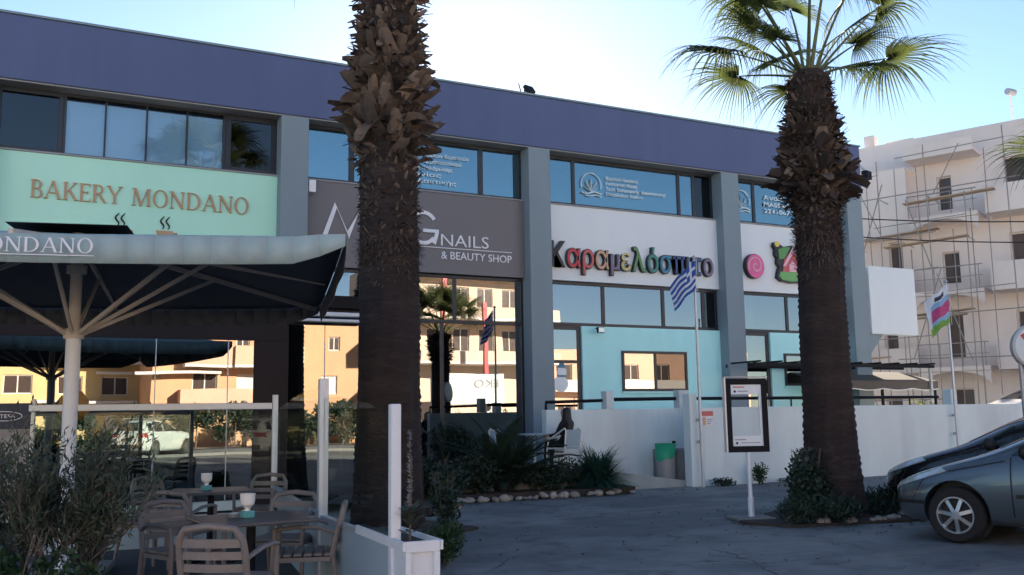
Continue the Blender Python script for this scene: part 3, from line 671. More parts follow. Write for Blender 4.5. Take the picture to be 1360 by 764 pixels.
ed.tube([(x, -0.02, z) for x, z in zip(xs, zz)], 0.016, 5)
vl.build('valance', 'interior', aw2); ed.build('edge_braid', 'cup_white', aw2)
for xx in (0.05, 2.3, 4.5): MB().box(xx, xx+0.06, 0.02, 0.08, 0, 1.38).build('post', 'dark_metal', aw2)
# ================================================================== PALMS
def leaf_base_mesh(i, r_):
    """dry, split, curling stub of a cut palm leaf; root at the origin, grows along +x (outwards) and +z"""
    mb = MB(); L_ = r_.uniform(0.26, 0.44); w0 = r_.uniform(0.14, 0.24); n = 5
    up = r_.uniform(0.3, 1.0); curl = r_.uniform(-0.7, 0.5); tw = r_.uniform(-0.5, 0.5)
    vs_ = []; p = Vector((-.06, 0, -.05)); a = math.atan2(up, 1.0)
    for k in range(n+1):
        t = k/n; ww = w0*(1-0.25*t) * (1.0 if k < n else r_.uniform(.35, .9)); th = 0.030*(1-t)+0.006
        d = Vector((math.cos(a), 0, math.sin(a))); nn = Vector((-math.sin(a), 0, math.cos(a)))
        sx = Vector((0, math.cos(tw*t), 0)) + nn*math.sin(tw*t)
        cup = nn*(0.25*ww)
        vs_ += [p - sx*ww/2 + cup, p - nn*th*.5, p + sx*ww/2 + cup, p + nn*th]
        p = p + d*(L_/n); a += curl/n*1.6
    fs = []
    for k in range(n):
        for j in range(4): fs.append((k*4+j, k*4+(j+1) % 4, (k+1)*4+(j+1) % 4, (k+1)*4+j))
    fs.append((n*4, n*4+1, n*4+2, n*4+3)); mb.add(vs_, fs)
    return mb
_r5 = random.Random(5)
BOOTS = [leaf_base_mesh(i, _r5).mesh('leaf_base', 'boot') for i in range(8)]
BOOTS_D = [leaf_base_mesh(i, _r5).mesh('leaf_base', 'boot_dark') for i in range(8)]
def frond_mesh(el, pet, rad, r_, dry=False, nseg=36, fold=0.5):
    """fan leaf in the x-z plane's frame: petiole leaves the origin at elevation el along +x"""
    mb = MB(); pts = []; a = el; p = Vector((0, 0, 0))
    for k in range(7):
        pts.append(p.copy()); p = p + Vector((math.cos(a), 0, math.sin(a)))*(pet/6); a -= 0.035
    mb.tube(pts, [0.035-0.0035*k for k in range(7)], 6, mi=1, flat=0.55)
    d = Vector((math.cos(a-.05), 0, math.sin(a-.05))); sd_ = Vector((0, 1, 0)); nn = sd_.cross(d)*-1
    if nn.z < 0: nn = -nn
    o = pts[-1]
    half = R(118)
    for k in range(nseg):
        t = -1+2*(k+.5)/nseg; ang = t*half
        u = d*math.cos(ang) + sd_*math.sin(ang)
        wd = 2*half/nseg
        lr = rad*(1-0.35*abs(t)**2.2)*r_.uniform(.86, 1.08)
        droop = r_.uniform(.3, .85)*(1.7 if dry else 1.0) + 0.3*abs(t)
        steps = (0.03, 0.3, 0.52, 0.7, 0.86, 1.0); prev = None
        side = (d*-math.sin(ang) + sd_*math.cos(ang))
        for j, s_ in enumerate(steps):
            rr = lr*s_
            hw = rr*math.tan(wd/2)*0.98 if s_ <= 0.4 else lr*0.46*math.tan(wd/2)*max(0.04, 1-s_)/0.6*0.9
            c = o + u*rr*(1-0.18*droop*s_*s_) + nn*(0.16*rr*(1-abs(t)))*fold
            c = c + Vector((0, 0, -1))*(droop*lr*max(0, s_-0.38)**1.7*1.25)
            pl = 0.012*(1-s_)
            cur = (c - side*hw, c + nn*pl, c + side*hw)
            if prev is not None:
                i0 = len(mb.v); mb.v += [tuple(q) for q in prev + cur]
                mb.f += [(i0, i0+1, i0+4, i0+3), (i0+1, i0+2, i0+5, i0+4)]; mb.mi += [0, 0]
            prev = cur
    return mb
def palm(xy, label, rt, zlow, ztop, skirt, fronds, nboot, seed, ring=0.026, hang=0, dark=False, base_flare=0.10, twist=0.0):
    """rt: trunk radius; zlow: where the leaf stubs begin; skirt(z): extra radius"""
    rr = random.Random(seed)
    T = empty('palm_tree', (xy[0], xy[1], 0), 0, label, 'palm tree', 'fan palms in front of the shops')
    mb = MB(); n = 40; prof = []
    z = 0.0
    while z < ztop:
        rad = rt*(1-0.10*z/ztop) + base_flare*math.exp(-z/0.9) + ring*(0.5 if (int(z/0.045) % 2) else -0.2)*rr.uniform(.4, 1.2)
        prof.append((rad, z)); z += 0.045
    prof.append((rt*0.6, ztop+0.1))
    vs_ = []; fs = []
    for i, (ra, z) in enumerate(prof):
        for k in range(n):
            t = 2*math.pi*k/n; q = ra*(1+0.03*math.sin(5*t+z*1.3)+0.022*math.sin(11*t-2*z)+rr.uniform(-.016, .016))
            vs_.append((q*math.cos(t), q*math.sin(t), z))
    for i in range(len(prof)-1):
        for k in range(n): fs.append((i*n+k, i*n+(k+1) % n, (i+1)*n+(k+1) % n, (i+1)*n+k))
    mb.add(vs_, fs); mb.build('trunk', 'bark', T, smooth=True)
    camdir = math.atan2(CAM.y-xy[1], CAM.x-xy[0])
    # fibre and broken stubs packed under the big stubs
    fb = MB()
    for i in range(1500):
        z = rr.uniform(zlow, ztop); t = rr.uniform(0, 2*math.pi); s_ = skirt(z)
        ra = rt*(1-.1*z/ztop) + s_*rr.uniform(0.1, 0.55); p = Vector((ra*math.cos(t), ra*math.sin(t), z))
        o = Vector((math.cos(t), math.sin(t), rr.uniform(-1.2, 1.2))).normalized(); tn = Vector((-math.sin(t), math.cos(t), rr.uniform(-.6, .6))).normalized()
        l = rr.uniform(.08, .2)*(.45 if s_ < .08 else 1); wd = rr.uniform(.02, .07)
        fb.add([p-tn*wd/2, p+tn*wd/2, p+o*l+tn*wd*.3, p+o*l*1.1-tn*wd*.2], [(0, 1, 2, 3)])
    for i in range(900):        # loose fibre thinning out down the trunk
        z = zlow - abs(rr.gauss(0, .28)); t = rr.uniform(0, 2*math.pi); ra = rt*(1-.1*z/ztop) + base_flare*math.exp(-z/.9)*.8
        p = Vector((ra*math.cos(t), ra*math.sin(t), z)); o = Vector((math.cos(t)*.6, math.sin(t)*.6, rr.uniform(-1.3, .8))).normalized(); tn = Vector((-math.sin(t), math.cos(t), 0))
        l = rr.uniform(.04, .13); wd = rr.uniform(.01, .035)
        fb.add([p-tn*wd/2, p+tn*wd/2, p+o*l+tn*wd*.3, p+o*l*1.1-tn*wd*.2], [(0, 1, 2, 3)])
    f_ = fb.build('fibre', 'boot_dark', T, fix=False); f_['kind'] = 'stuff'
    for i in range(nboot):
        z = zlow + (ztop-zlow)*(i+rr.random())/nboot + (rr.uniform(-.22, .05) if i < nboot*.06 else 0); t = i*2.39996 + rr.uniform(-.25, .25)
        if math.cos(t-camdir) < -0.35: continue
        s_ = skirt(z); low = z < zlow+0.9
        ra = rt*(1-.1*z/ztop) + s_*rr.uniform(.0, .35)
        sc_ = (0.26+0.92*min(1, max(0, s_)/0.30)**1.2)*rr.uniform(.65, 1.35)
        sc_ *= .78 if dark else 1
        me = rr.choice(BOOTS_D if (dark and rr.random() < .75) else BOOTS)
        o = inst('leaf_base', me, T, (ra*math.cos(t), ra*math.sin(t), z), (rr.uniform(-.5, .5), rr.uniform(-.6, .1) if s_ < .06 else rr.uniform(-.35, .75), t+rr.uniform(-.45, .45)), sc_)
    for (az, el, pet, rad, dry) in fronds:
        m_ = frond_mesh(R(el), pet*1.12, rad*1.15, rr, dry, 58)
        o = m_.build('frond', ['frond_dry' if dry else 'frond_green', 'petiole'], T, loc=(0.12*math.cos(R(az)), 0.12*math.sin(R(az)), ztop+0.05), rz=R(az), fix=False)
        o.rotation_euler.x = rr.uniform(-.35, .35)
    for i in range(hang):
        az = rr.uniform(0, 360)
        m_ = frond_mesh(R(rr.uniform(-70, -45)), rr.uniform(.5, .8), rr.uniform(.6, .9), rr, True, 20)
        m_.build('frond', ['frond_dry', 'frond_dry'], T, loc=(0.3*math.cos(R(az)), 0.3*math.sin(R(az)), ztop-0.1), rz=R(az), fix=False)
    return T
def hump(pts):
    def f(z):
        for (a, va), (b, vb) in zip(pts[:-1], pts[1:]):
            if a <= z <= b: return va+(vb-va)*(z-a)/(b-a)
        return pts[0][1] if z < pts[0][0] else pts[-1][1]
    return f
def fan(rr, n, e0, e1, pet=(1.0, 1.35), rad=(0.95, 1.2), dry=0.0):
    out = []
    for i in range(n):
        out.append((i*137.5+rr.uniform(-12, 12), e0+(e1-e0)*(i/(n-1))**0.8+rr.uniform(-6, 6), rr.uniform(*pet), rr.uniform(*rad), rr.random() < dry))
    return out
rr_ = random.Random(3)
YAWD = math.degrees(PSI)
# fronds set by direction: 0 deg = to the viewer's right
def vd(a): return a - YAWD
fr2 = [(vd(178), 24, 1.05, 1.15, False), (vd(8), 22, 1.15, 1.15, False), (vd(-8), 14, .55, .8, False), (vd(-170), 46, .9, .9, False), (vd(200), 52, 1.1, 1.1, False), (vd(160), 62, 1.3, 1.1, False),
       (vd(30), 50, 1.3, 1.1, False), (vd(-25), 55, 1.3, 1.05, False), (vd(-60), 60, 1.3, 1.1, False), (vd(-110), 62, 1.35, 1.1, False), (vd(80), 40, 1.2, 1.1, False), (vd(120), 45, 1.2, 1.1, False), (vd(60), 30, 1.1, 1.1, False),
       (vd(140), 22, 1.0, 1.0, False), (vd(-140), 70, 1.3, 1.1, False), (vd(100), 70, 1.4, 1.1, False), (vd(-90), 78, 1.4, 1.1, False), (vd(10), 68, 1.4, 1.1, False), (vd(180), 72, 1.4, 1.1, False), (vd(215), 34, .7, .8, False), (vd(-35), 34, .6, .75, False), (vd(85), 15, 1.0, 1.0, False)]
palm((10.4, -10.15), 'fan palm with thick dark trunk and open green crown beside the black frame sign', 0.345, 4.15, 6.55,
     hump([(4.1, 0.02), (4.5, 0.05), (4.65, 0.24), (5.0, 0.33), (5.35, 0.25), (5.9, 0.10), (6.4, -0.02), (6.6, -0.08)]), fr2, 620, 11, hang=0, dark=True)
fr1 = fan(rr_, 26, 5, 78)
palm((4.44, -7.96), 'tall fan palm trunk with shaggy brown leaf stubs in front of the grey sign', 0.42, 4.0, 8.75,
     hump([(3.95, -0.04), (4.1, -0.01), (5.05, 0.03), (5.25, 0.26), (5.7, 0.31), (6.3, 0.25), (7.1, 0.11), (8.75, 0.06)]), fr1, 640, 23, hang=0)
x_, y_ = site(9.35, 13.2)
palm((x_, y_), 'fan palm at the right edge with one frond tip showing', 0.36, 3.6, 4.75,
     hump([(3.6, 0.03), (4.2, 0.2), (4.8, 0.08)]), fan(rr_, 20, 25, 78), 120, 31)

# ================================================================== PARASOL
px, py = site(-4.47, 9.6)
PR = empty('parasol', (px, py, 0.03), -PSI+R(14), 'large square grey-green market parasol with cream struts on a white pole', 'parasol')
H = 2.55; ZR, ZA = 2.98, 3.42     # half size, rim and crown height above the terrace
MB().tube([(0, 0, 0.02), (0, 0, 2.38)], 0.072, 20).build('pole', 'white_metal', PR, smooth='auto')
MB().tube([(0, 0, 2.38), (0, 0, ZA)], 0.058, 16).build('upper_pole', 'parasol_frame', PR, smooth='auto')
MB().box(-.42, .42, -.42, .42, 0.0, 0.07).build('base_plate', 'galvanised', PR, bevel=0.01)
MB().tube([(0, 0, 2.33), (0, 0, 2.43)], 0.10, 12).build('runner', 'parasol_frame', PR)
MB().tube([(0, 0, ZA-0.42), (0, 0, ZA-0.34)], 0.10, 12).build('hub', 'parasol_frame', PR)
def canopy_z(x, y):
    a = max(abs(x), abs(y))/H; r2 = min(abs(x), abs(y))/H
    sag = 0.10*(1-(r2/max(a, 1e-3))**2)*a      # cloth sags between the corner ribs
    return ZA-(ZA-ZR)*a - sag*0.5 + (0.02 if a > .95 and r2 > .9 else 0)
n_ = 24; cv = MB(); idx = {}
vs_ = []
for i in range(n_+1):
    for j in range(n_+1):
        x = -H+2*H*i/n_; y = -H+2*H*j/n_; vs_.append((x, y, canopy_z(x, y)))
fs = [(i*(n_+1)+j, (i+1)*(n_+1)+j, (i+1)*(n_+1)+j+1, i*(n_+1)+j+1) for i in range(n_) for j in range(n_)]
cv.add(vs_, fs); co = cv.build('canopy', ['parasol_top', 'parasol_shaded_side'], PR, smooth=True, fix=False)
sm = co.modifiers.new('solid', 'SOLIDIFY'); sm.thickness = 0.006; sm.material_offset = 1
va = None
for s_ in range(4):
    rot = Matrix.Rotation(s_*math.pi/2, 4, 'Z'); vl = MB(); prev = None
    for i in range(n_+1):
        x = -H+2*H*i/n_; t = abs(x)/H; zt_ = canopy_z(x, -H)+0.0
        hh = 0.225*(1-0.55*max(0, (t-.86)/.14)**1.3)
        cur = (rot @ Vector((x, -H-0.012, zt_)), rot @ Vector((x, -H-0.012-0.006*math.sin(i*.9), zt_-hh)))
        if prev: vl.quad(prev[0], cur[0], cur[1], prev[1])
        prev = cur
    vl.f = [f_[::-1] for f_ in vl.f]
    o = vl.build('valance', ['parasol_top', 'parasol_shaded_side'], PR, smooth=True, fix=False)
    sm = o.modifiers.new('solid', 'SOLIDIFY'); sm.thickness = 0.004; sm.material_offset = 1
    if s_ == 0: va = o
serif(va, 'BAKERY MONDANO', -1.02, 0.62, ZR-0.20, 0.115, -H-0.05, 'letter_white', 0.004)
MB().box(-1.02, 0.62, -H-0.044, -H-0.038, ZR-0.222, ZR-0.215).build('rule', 'letter_white', va)
# vent cap on top
vc = MB(); vs_ = []
for i in range(9):
    for j in range(9):
        x = -.55+1.1*i/8; y = -.55+1.1*j/8; a = max(abs(x), abs(y))/.55; vs_.append((x, y, ZA+0.045-0.05*a))
vc.add(vs_, [(i*9+j, (i+1)*9+j, (i+1)*9+j+1, i*9+j+1) for i in range(8) for j in range(8)])
o = vc.build('vent_cap', 'dark_metal', PR, fix=False); sm = o.modifiers.new('solid', 'SOLIDIFY'); sm.thickness = 0.006
for k in range(8):
    a = k*math.pi/4; L_ = H*(math.sqrt(2) if k % 2 else 1.0)*0.985; d = Vector((math.cos(a), math.sin(a), 0))
    p1 = d*L_ + Vector((0, 0, ZR-0.03)); p0 = d*0.07+Vector((0, 0, ZA-0.36)); mid = p0.lerp(p1, 0.5)
    zz = canopy_z(mid.x, mid.y)-0.05
    MB().bar(d*0.07+Vector((0, 0, ZA-0.08)), p1, 0.035, 0.05).build('rib', 'parasol_frame', PR)
    MB().bar(d*0.08+Vector((0, 0, 2.38)), Vector((mid.x, mid.y, (ZA-0.08)*.5+(ZR-.03)*.5)), 0.03, 0.04).build('strut', 'parasol_frame', PR)

# ================================================================== CAFE FURNITURE
def make_chair():
    c = empty('armchair', (0, 0, 0))
    def t(name, pts, r_, **k): return MB().tube(pts, r_, 8, **k).build(name, 'chair_resin', c, smooth='auto')
    for s_ in (-1, 1):
        t('leg', [(s_*.25, .24, 0), (s_*.245, .235, .25), (s_*.24, .23, .45), (s_*.25, .22, .64)], [.016, .020, .022, .018])       # front
        t('leg', [(s_*.23, -.30, 0), (s_*.225, -.25, .22), (s_*.22, -.22, .44)], [.016, .020, .022])
        t('armrest', [(s_*.25, .22, .635), (s_*.27, .08, .655), (s_*.265, -.10, .65), (s_*.225, -.235, .60)], [.022, .024, .024, .02], flat=0.7)
    # bent back frame
    bp = [(-.22, -.215, .42), (-.222, -.25, .60), (-.215, -.285, .72), (-.17, -.305, .79), (0, -.312, .81), (.17, -.305, .79), (.215, -.285, .72), (.222, -.25, .60), (.22, -.215, .42)]
    t('back_frame', bp, .024)
    for z_, y_, h_ in ((.70, -.286, .055), (.62, -.262, .05), (.54, -.245, .05)):
        pt = [(-.21, y_+.012, z_), (-.1, y_-.012, z_), (0, y_-.02, z_), (.1, y_-.012, z_), (.21, y_+.012, z_)]
        MB().tube(pt, h_/2, 8, flat=0.35).build('back_slat', 'chair_resin', c, smooth='auto') if False else None
        sl = MB()
        for a, b in zip(pt[:-1], pt[1:]): sl.bar(a, b, 0.016, h_)
        sl.build('back_slat', 'chair_resin', c)
    for i in range(6):
        y0 = -.22+i*.078
        MB().box(-.235, .235, y0, y0+.066, .425+0.002*(i % 2), .45).build('seat_slat', 'chair_resin', c, bevel=.006)
    MB().box(-.225, .225, -.20, .23, .385, .42).build('seat_frame', 'chair_resin', c)
    return c
CH = make_chair(); first = True
CHG = 'brown armchairs on the cafe terrace'
for (lat, d, hl, hd, lab) in (
    (-1.92, 6.50, 0.12, 1, 'brown slatted armchair nearest the viewer, back turned, at the front cafe table'),
    (-2.75, 8.0, 0.75, -.6, 'brown armchair at the left side of the front cafe table'),
    (-3.30, 9.55, 0.15, 1, 'brown armchair with its back turned, in front of the rear cafe table'),
    (-4.02, 10.3, 1, .1, 'leftmost brown armchair, standing alone near the white pole'),
    (-1.68, 7.75, -.92, -.15, 'brown armchair right of the front table against the low pale screen'),
    (-2.08, 8.7, -.1, -1, 'brown armchair on the far side of the front table, facing the viewer'),
    (-3.10, 11.75, -.1, -1, 'brown armchair on the far side of the rear table by the glass rail'),
    (-4.25, 11.6, .8, -.5, 'brown armchair left of the rear table close to the bakery glass')):
    o = CH if first else copy_tree(CH); first = False
    tag(o, lab, 'chair', CHG); place(o, site(lat, d), 0.03, heading(hl, hd)-math.pi/2)
def make_table():
    t = empty('cafe_table', (0, 0, 0))
    MB().box(-.40, .40, -.40, .40, .715, .745).build('table_top', 'table_top', t, bevel=.012, segs=2)
    MB().tube([(0, 0, .03), (0, 0, .714)], .035, 12).build('pedestal', 'dark_metal', t, smooth='auto')
    for k in range(4):
        a = k*math.pi/2+math.pi/4
        MB().bar((0, 0, .04), (.33*math.cos(a), .33*math.sin(a), .02), .05, .03).build('foot', 'dark_metal', t)
    return t
T1 = make_table(); T2 = copy_tree(T1)
place(tag(T1, 'front dark cafe table with white goblet holder and ashtray', 'table', 'dark cafe tables'), site(-2.02, 7.4), .03, -PSI+R(32))
place(tag(T2, 'rear dark cafe table with white goblet holder, nearer the bakery glass', 'table', 'dark cafe tables'), site(-3.28, 10.4), .03, -PSI+R(20))
def make_goblet():
    g_ = empty('goblet_holder', (0, 0, 0))
    MB().lathe([(.022, .055), (.020, .07), (.028, .08), (.05, .10), (.056, .13), (.056, .165), (.060, .18), (.052, .18), (.048, .165), (.046, .12), (.02, .10)], 18, cap=False).build('cup', 'cup_white', g_, smooth='auto')
    MB().box(-.045, .045, -.045, .045, 0, .055).build('block', 'cup_glass', g_, bevel=.008)
    return g_
G1 = make_goblet(); G2 = copy_tree(G1)
place(tag(G1, 'white goblet on a teal glass block on the front cafe table', 'goblet', 'goblet holders'), site(-2.03, 7.32), .777, .2)
place(tag(G2, 'white goblet on a teal glass block on the rear cafe table', 'goblet', 'goblet holders'), site(-3.30, 10.3), .777, .5)
ash = MB().lathe([(.04, 0), (.05, .012), (.055, .035), (.048, .035), (.042, .012), (.01, .01)], 18).build('ashtray', 'galvanised', None, smooth='auto')
tag(ash, 'small metal ashtray beside the goblet on the front cafe table', 'ashtray'); place(ash, site(-2.14, 7.35), .777)
# ---- windbreak screens
SPTS = [(-0.80, 6.40, 1.69), (-1.66, 8.30, 1.95), (-3.03, 12.1, 1.92)]
def screen(label, a, b, za, zb_, arc, panel=True, zp=0.76):
    p = Vector((*site(a[0], a[1]), 0)); q = Vector((*site(b[0], b[1]), 0)); L_ = (q-p).length; ang = math.atan2((q-p).y, (q-p).x)
    o = empty('glass_windbreak', (p.x, p.y, .03), ang, label, 'windbreak', 'glass windbreak bays of the cafe terrace')
    mb = MB(); n = 16; top = []
    for i in range(n+1):
        t = i/n; top.append((0.04+(L_-.08)*t, za+(zb_-za)*t + arc*math.sin(math.pi*t)))
    mb.prism_xz([(0.04, zp-.12 if panel else .05), (L_-.04, zp-.12 if panel else .05)] + [(x, z-.12) for x, z in top[::-1]], -.005, .005)
    mb.build('pane', 'glass_clear', o)
    if panel:
        MB().box(.03, L_-.03, -.02, .02, .0, zp-.125).build('lower_panel', 'screen_panel', o)
        MB().box(.03, L_-.03, -.025, .025, zp-.124, zp-.09).build('mid_rail', 'aluminium', o)
    return o, L_
s1, L1 = screen('near glass windbreak bay between the two tall white posts, with pale low panel', SPTS[0], SPTS[1], 1.60, 1.78, 0.06)
MB().box(-.035, .035, -.035, .035, -.1, 1.57).build('post', 'white_metal', s1, bevel=.006)
MB().box(L1-.04, L1+.04, -.04, .04, -.0, 1.83).build('post', 'aluminium', s1, bevel=.006)
s2, L2 = screen('far glass windbreak bay with curved top edge receding towards the bakery', SPTS[1], SPTS[2], 1.88, 1.70, 0.05)
MB().box(L2-.035, L2+.035, -.035, .035, -.0, 1.80).build('post', 'aluminium', s2, bevel=.006)
s3, L3 = screen('glass windbreak bay along the rear of the terrace with broad top rail', SPTS[2], (-5.6, 11.0, 1.8), 1.72, 1.72, 0.0, zp=0.45)
MB().box(.04, L3, -.03, .03, 1.62, 1.70).build('top_rail', 'aluminium', s3, bevel=.005)
# ---- white planter with mullein
pl = empty('planter', (*site(-0.66, 6.30), 0), heading(-.41, .91), 'white box planter at the end of the glass screen', 'planter')
MB().box(-.12, 1.0, -.125, .105, 0, .70).build('box', 'white_metal', pl)
for (a, b, c_, d_) in ((-.125, .105, .66, .73), (-.125, -.085, 0, .66), (.065, .105, 0, .66), (-.125, .105, 0, .04)):
    MB().box(-.15, -.121, a, b, c_, d_).build('frame', 'white_metal', pl, bevel=.004)
for sy in (-.145, .106): MB().box(-.15, 1.0, sy, sy+.04-.021, .67, .73).build('frame', 'white_metal', pl)
MB().box(-.10, .98, -.10, .08, .66, .705).build('soil', 'soil', pl)

# ================================================================== PLANTS
def leaves(mb, c, n, rad, l, wd, rr, up=0.3, shape=1.0, mi=0):
    for i in range(n):
        while True:
            q = Vector((rr.uniform(-1, 1), rr.uniform(-1, 1), rr.uniform(-1, 1)))
            if q.length < 1: break
        p = Vector(c) + Vector((q.x*rad[0], q.y*rad[1], q.z*rad[2]))
        d = Vector((rr.gauss(0, 1), rr.gauss(0, 1), rr.gauss(up, .8))).normalized(); s_ = d.cross(Vector((rr.gauss(0, 1), rr.gauss(0, 1), rr.gauss(0, 1)))).normalized()
        ll = l*rr.uniform(.6, 1.3); w_ = wd*rr.uniform(.7, 1.3)
        mb.add([p, p+d*ll*.45+s_*w_/2, p+d*ll, p+d*ll*.45-s_*w_/2], [(0, 1, 2, 3)], mi)
def olive(xy, h, spread, seed, label, z0=.03):
    rr = random.Random(seed)
    o = empty('olive_shrub', (*xy, z0), 0, label, 'shrub', 'olive shrubs at the left edge of the terrace')
    st = MB(); lv = MB()
    def branch(p, d, L_, r_, lev):
        pts = [p]; q = p.copy(); dd = d.copy()
        for k in range(4):
            dd = (dd + Vector((rr.gauss(0, .22), rr.gauss(0, .22), rr.gauss(.12, .15)))).normalized(); q = q + dd*L_/4; pts.append(q.copy())
            if lev >= 1:
                for _ in range(6 if lev >= 2 else 3):
                    ld = (dd*0.8 + Vector((rr.gauss(0, .7), rr.gauss(0, .7), rr.gauss(.2, .6)))).normalized(); sx = ld.cross(Vector((rr.gauss(0, 1), rr.gauss(0, 1), rr.gauss(0, 1)))).normalized()
                    l = rr.uniform(.045, .085); w_ = rr.uniform(.010, .017); b = q + Vector((rr.gauss(0, .03), rr.gauss(0, .03), rr.gauss(0, .03)))
                    lv.add([b, b+ld*l*.5+sx*w_/2, b+ld*l, b+ld*l*.5-sx*w_/2], [(0, 1, 2, 3)])
        st.tube(pts, [r_*(1-.15*k) for k in range(5)], 5)
        if lev < 3:
            for _ in range((4, 4, 3)[lev]):
                k = rr.randint(1, 4); nd = (dd*0.6 + Vector((rr.gauss(0, .6)*spread, rr.gauss(0, .6)*spread, rr.uniform(.15, .9)))).normalized()
                branch(pts[k], nd, L_*rr.uniform(.55, .8), r_*.55, lev+1)
    for k in range(3):
        branch(Vector((rr.uniform(-.06, .06), rr.uniform(-.06, .06), 0)), Vector((rr.gauss(0, .12), rr.gauss(0, .12), 1)).normalized(), h*.42, .022, 0)
    st.build('stem', 'olive_wood', o, smooth=True); lv.build('foliage', 'olive_leaf', o, fix=False)
olive(site(-3.86, 6.75), 1.68, .8, 1, 'grey-green olive shrub cut by the left edge of the picture')
olive(site(-3.48, 6.95), 1.60, .75, 2, 'grey-green olive shrub in front of the white parasol pole')
olive(site(-3.12, 7.05), 1.66, 0.6, 3, 'thin grey-green olive shrub right of the white pole, in front of the reflected car')
def bush(name, xy, rad, n, l, wd, mt_, label, seed, z0=0.0, lobes=7, group=None, up=.4, stems=True):
    rr = random.Random(seed); o = empty(name, (*xy, z0), 0, label, 'bush', group); lv = MB()
    for k in range(lobes):
        a = rr.uniform(0, 6.28); q = rr.uniform(.1, .75)
        c = (rad[0]*q*math.cos(a), rad[1]*q*math.sin(a), rad[2]*rr.uniform(.25, .72)); s_ = rr.uniform(.35, .6)
        leaves(lv, c, n//lobes, (rad[0]*s_, rad[1]*s_, rad[2]*s_*.8), l, wd, rr, up)
    if stems:
        st = MB()
        for k in range(7):
            a = rr.uniform(0, 6.28); st.tube([(0, 0, 0), (rad[0]*.3*math.cos(a), rad[1]*.3*math.sin(a), rad[2]*.5), (rad[0]*.5*math.cos(a), rad[1]*.5*math.sin(a), rad[2]*1.0)], [.012, .008, .003], 5)
        st.build('stem', 'olive_wood', o)
    # no leaf below the soil
    lv.v = [(x, y, max(z, .01)) for x, y, z in lv.v]
    lv.build('foliage', mt_, o, fix=False); return o
bush('ground_cover_bush', site(-3.42, 6.42), (.60, .40, .80), 5200, .05, .03, 'shrub_leaf', 'dense low green bush in the lower left corner under the olive shrubs', 4, .0)
bush('small_bush', site(-0.72, 10.0), (.30, .28, .42), 2600, .05, .022, 'shrub_leaf', 'small round bright green bush beside the white planter', 5)
bush('leafy_sapling', site(-0.88, 12.0), (.30, .30, .85), 420, .10, .05, 'dark_leaf', 'sparse dark leafy plant beside the left palm trunk', 6)
bush('ivy_bush', (9.72, -10.35), (.42, .38, 1.0), 3000, .07, .05, 'dark_leaf', 'dark ivy-like bush climbing the left foot of the right palm', 7)
bush('weed_clump', (9.62, -10.7), (.75, .40, .42), 2600, .12, .02, 'dark_leaf', 'dark tangled weeds in front of the right palm, left side', 8, up=1.2)
bush('weed_clump', (11.25, -10.35), (.62, .40, .34), 2000, .12, .02, 'dark_leaf', 'low dark weeds right of the right palm near the cars', 9, up=1.2)
bush('weed_clump', (13.95, -4.55), (.24, .16, .46), 500, .06, .035, 'shrub_leaf', 'small green weed growing against the white wall left of the frame sign', 10)
bush('weed_clump', (13.05, -4.5), (.42, .14, .16), 500, .05, .03, 'dark_leaf', 'flat weeds at the foot of the white wall beside the flagpole', 11)
bush('weed_clump', (15.4, -4.5), (.8, .12, .14), 600, .05, .03, 'dark_leaf', 'thin strip of weeds at the foot of the white wall behind the frame sign post', 12)
bush('hedge_bush', (6.2, -4.9), (.9, .55, .75), 2600, .10, .045, 'dark_leaf', 'dark shrub just right of the left palm trunk, behind the stones', 13, .12)
bush('hedge_bush', (9.15, -4.5), (.55, .35, .55), 1600, .07, .03, 'dark_leaf', 'low dark shrub between the cycad and the strap-leaved bush', 14, .12)
bush('lime_bush', (23.5, -1.0), (.7, .5, 1.0), 1500, .09, .05, 'lime_leaf', 'yellow-green bush on the patio behind the white wall', 15, .75)
# mullein stalk in the planter
mu = empty('flower_stalk', (*site(-0.70, 6.40), .70), 0, 'tall pale flower spike growing from the white planter', 'plant')
MB().tube([(0, 0, 0), (.01, 0, .4), (0, .01, .72)], [.008, .006, .003], 6).build('stem', 'olive_wood', mu)
lv = MB(); rr = random.Random(9)
for i in range(150):
    z = rr.uniform(.22, .72); a = rr.uniform(0, 6.28); l = .028*(1.1-z*.8)+.006
    d = Vector((math.cos(a), math.sin(a), rr.uniform(.2, 1))).normalized(); s_ = d.cross(Vector((0, 0, 1))).normalized(); p = Vector((0, 0, z))
    lv.add([p, p+d*l*.6+s_*l*.35, p+d*l*1.2, p+d*l*.6-s_*l*.35], [(0, 1, 2, 3)])
lv.build('blossom', 'print_grey', mu, fix=False)
lv = MB()
for i in range(26):
    a = rr.uniform(0, 6.28); z = rr.uniform(.0, .2); l = rr.uniform(.08, .16); d = Vector((math.cos(a), math.sin(a), rr.uniform(.1, 1))).normalized(); s_ = d.cross(Vector((0, 0, 1))).normalized(); p = Vector((0, 0, z))
    lv.add([p, p+d*l*.6+s_*l*.18, p+d*l, p+d*l*.6-s_*l*.18], [(0, 1, 2, 3)])
lv.build('foliage', 'olive_leaf', mu, fix=False)
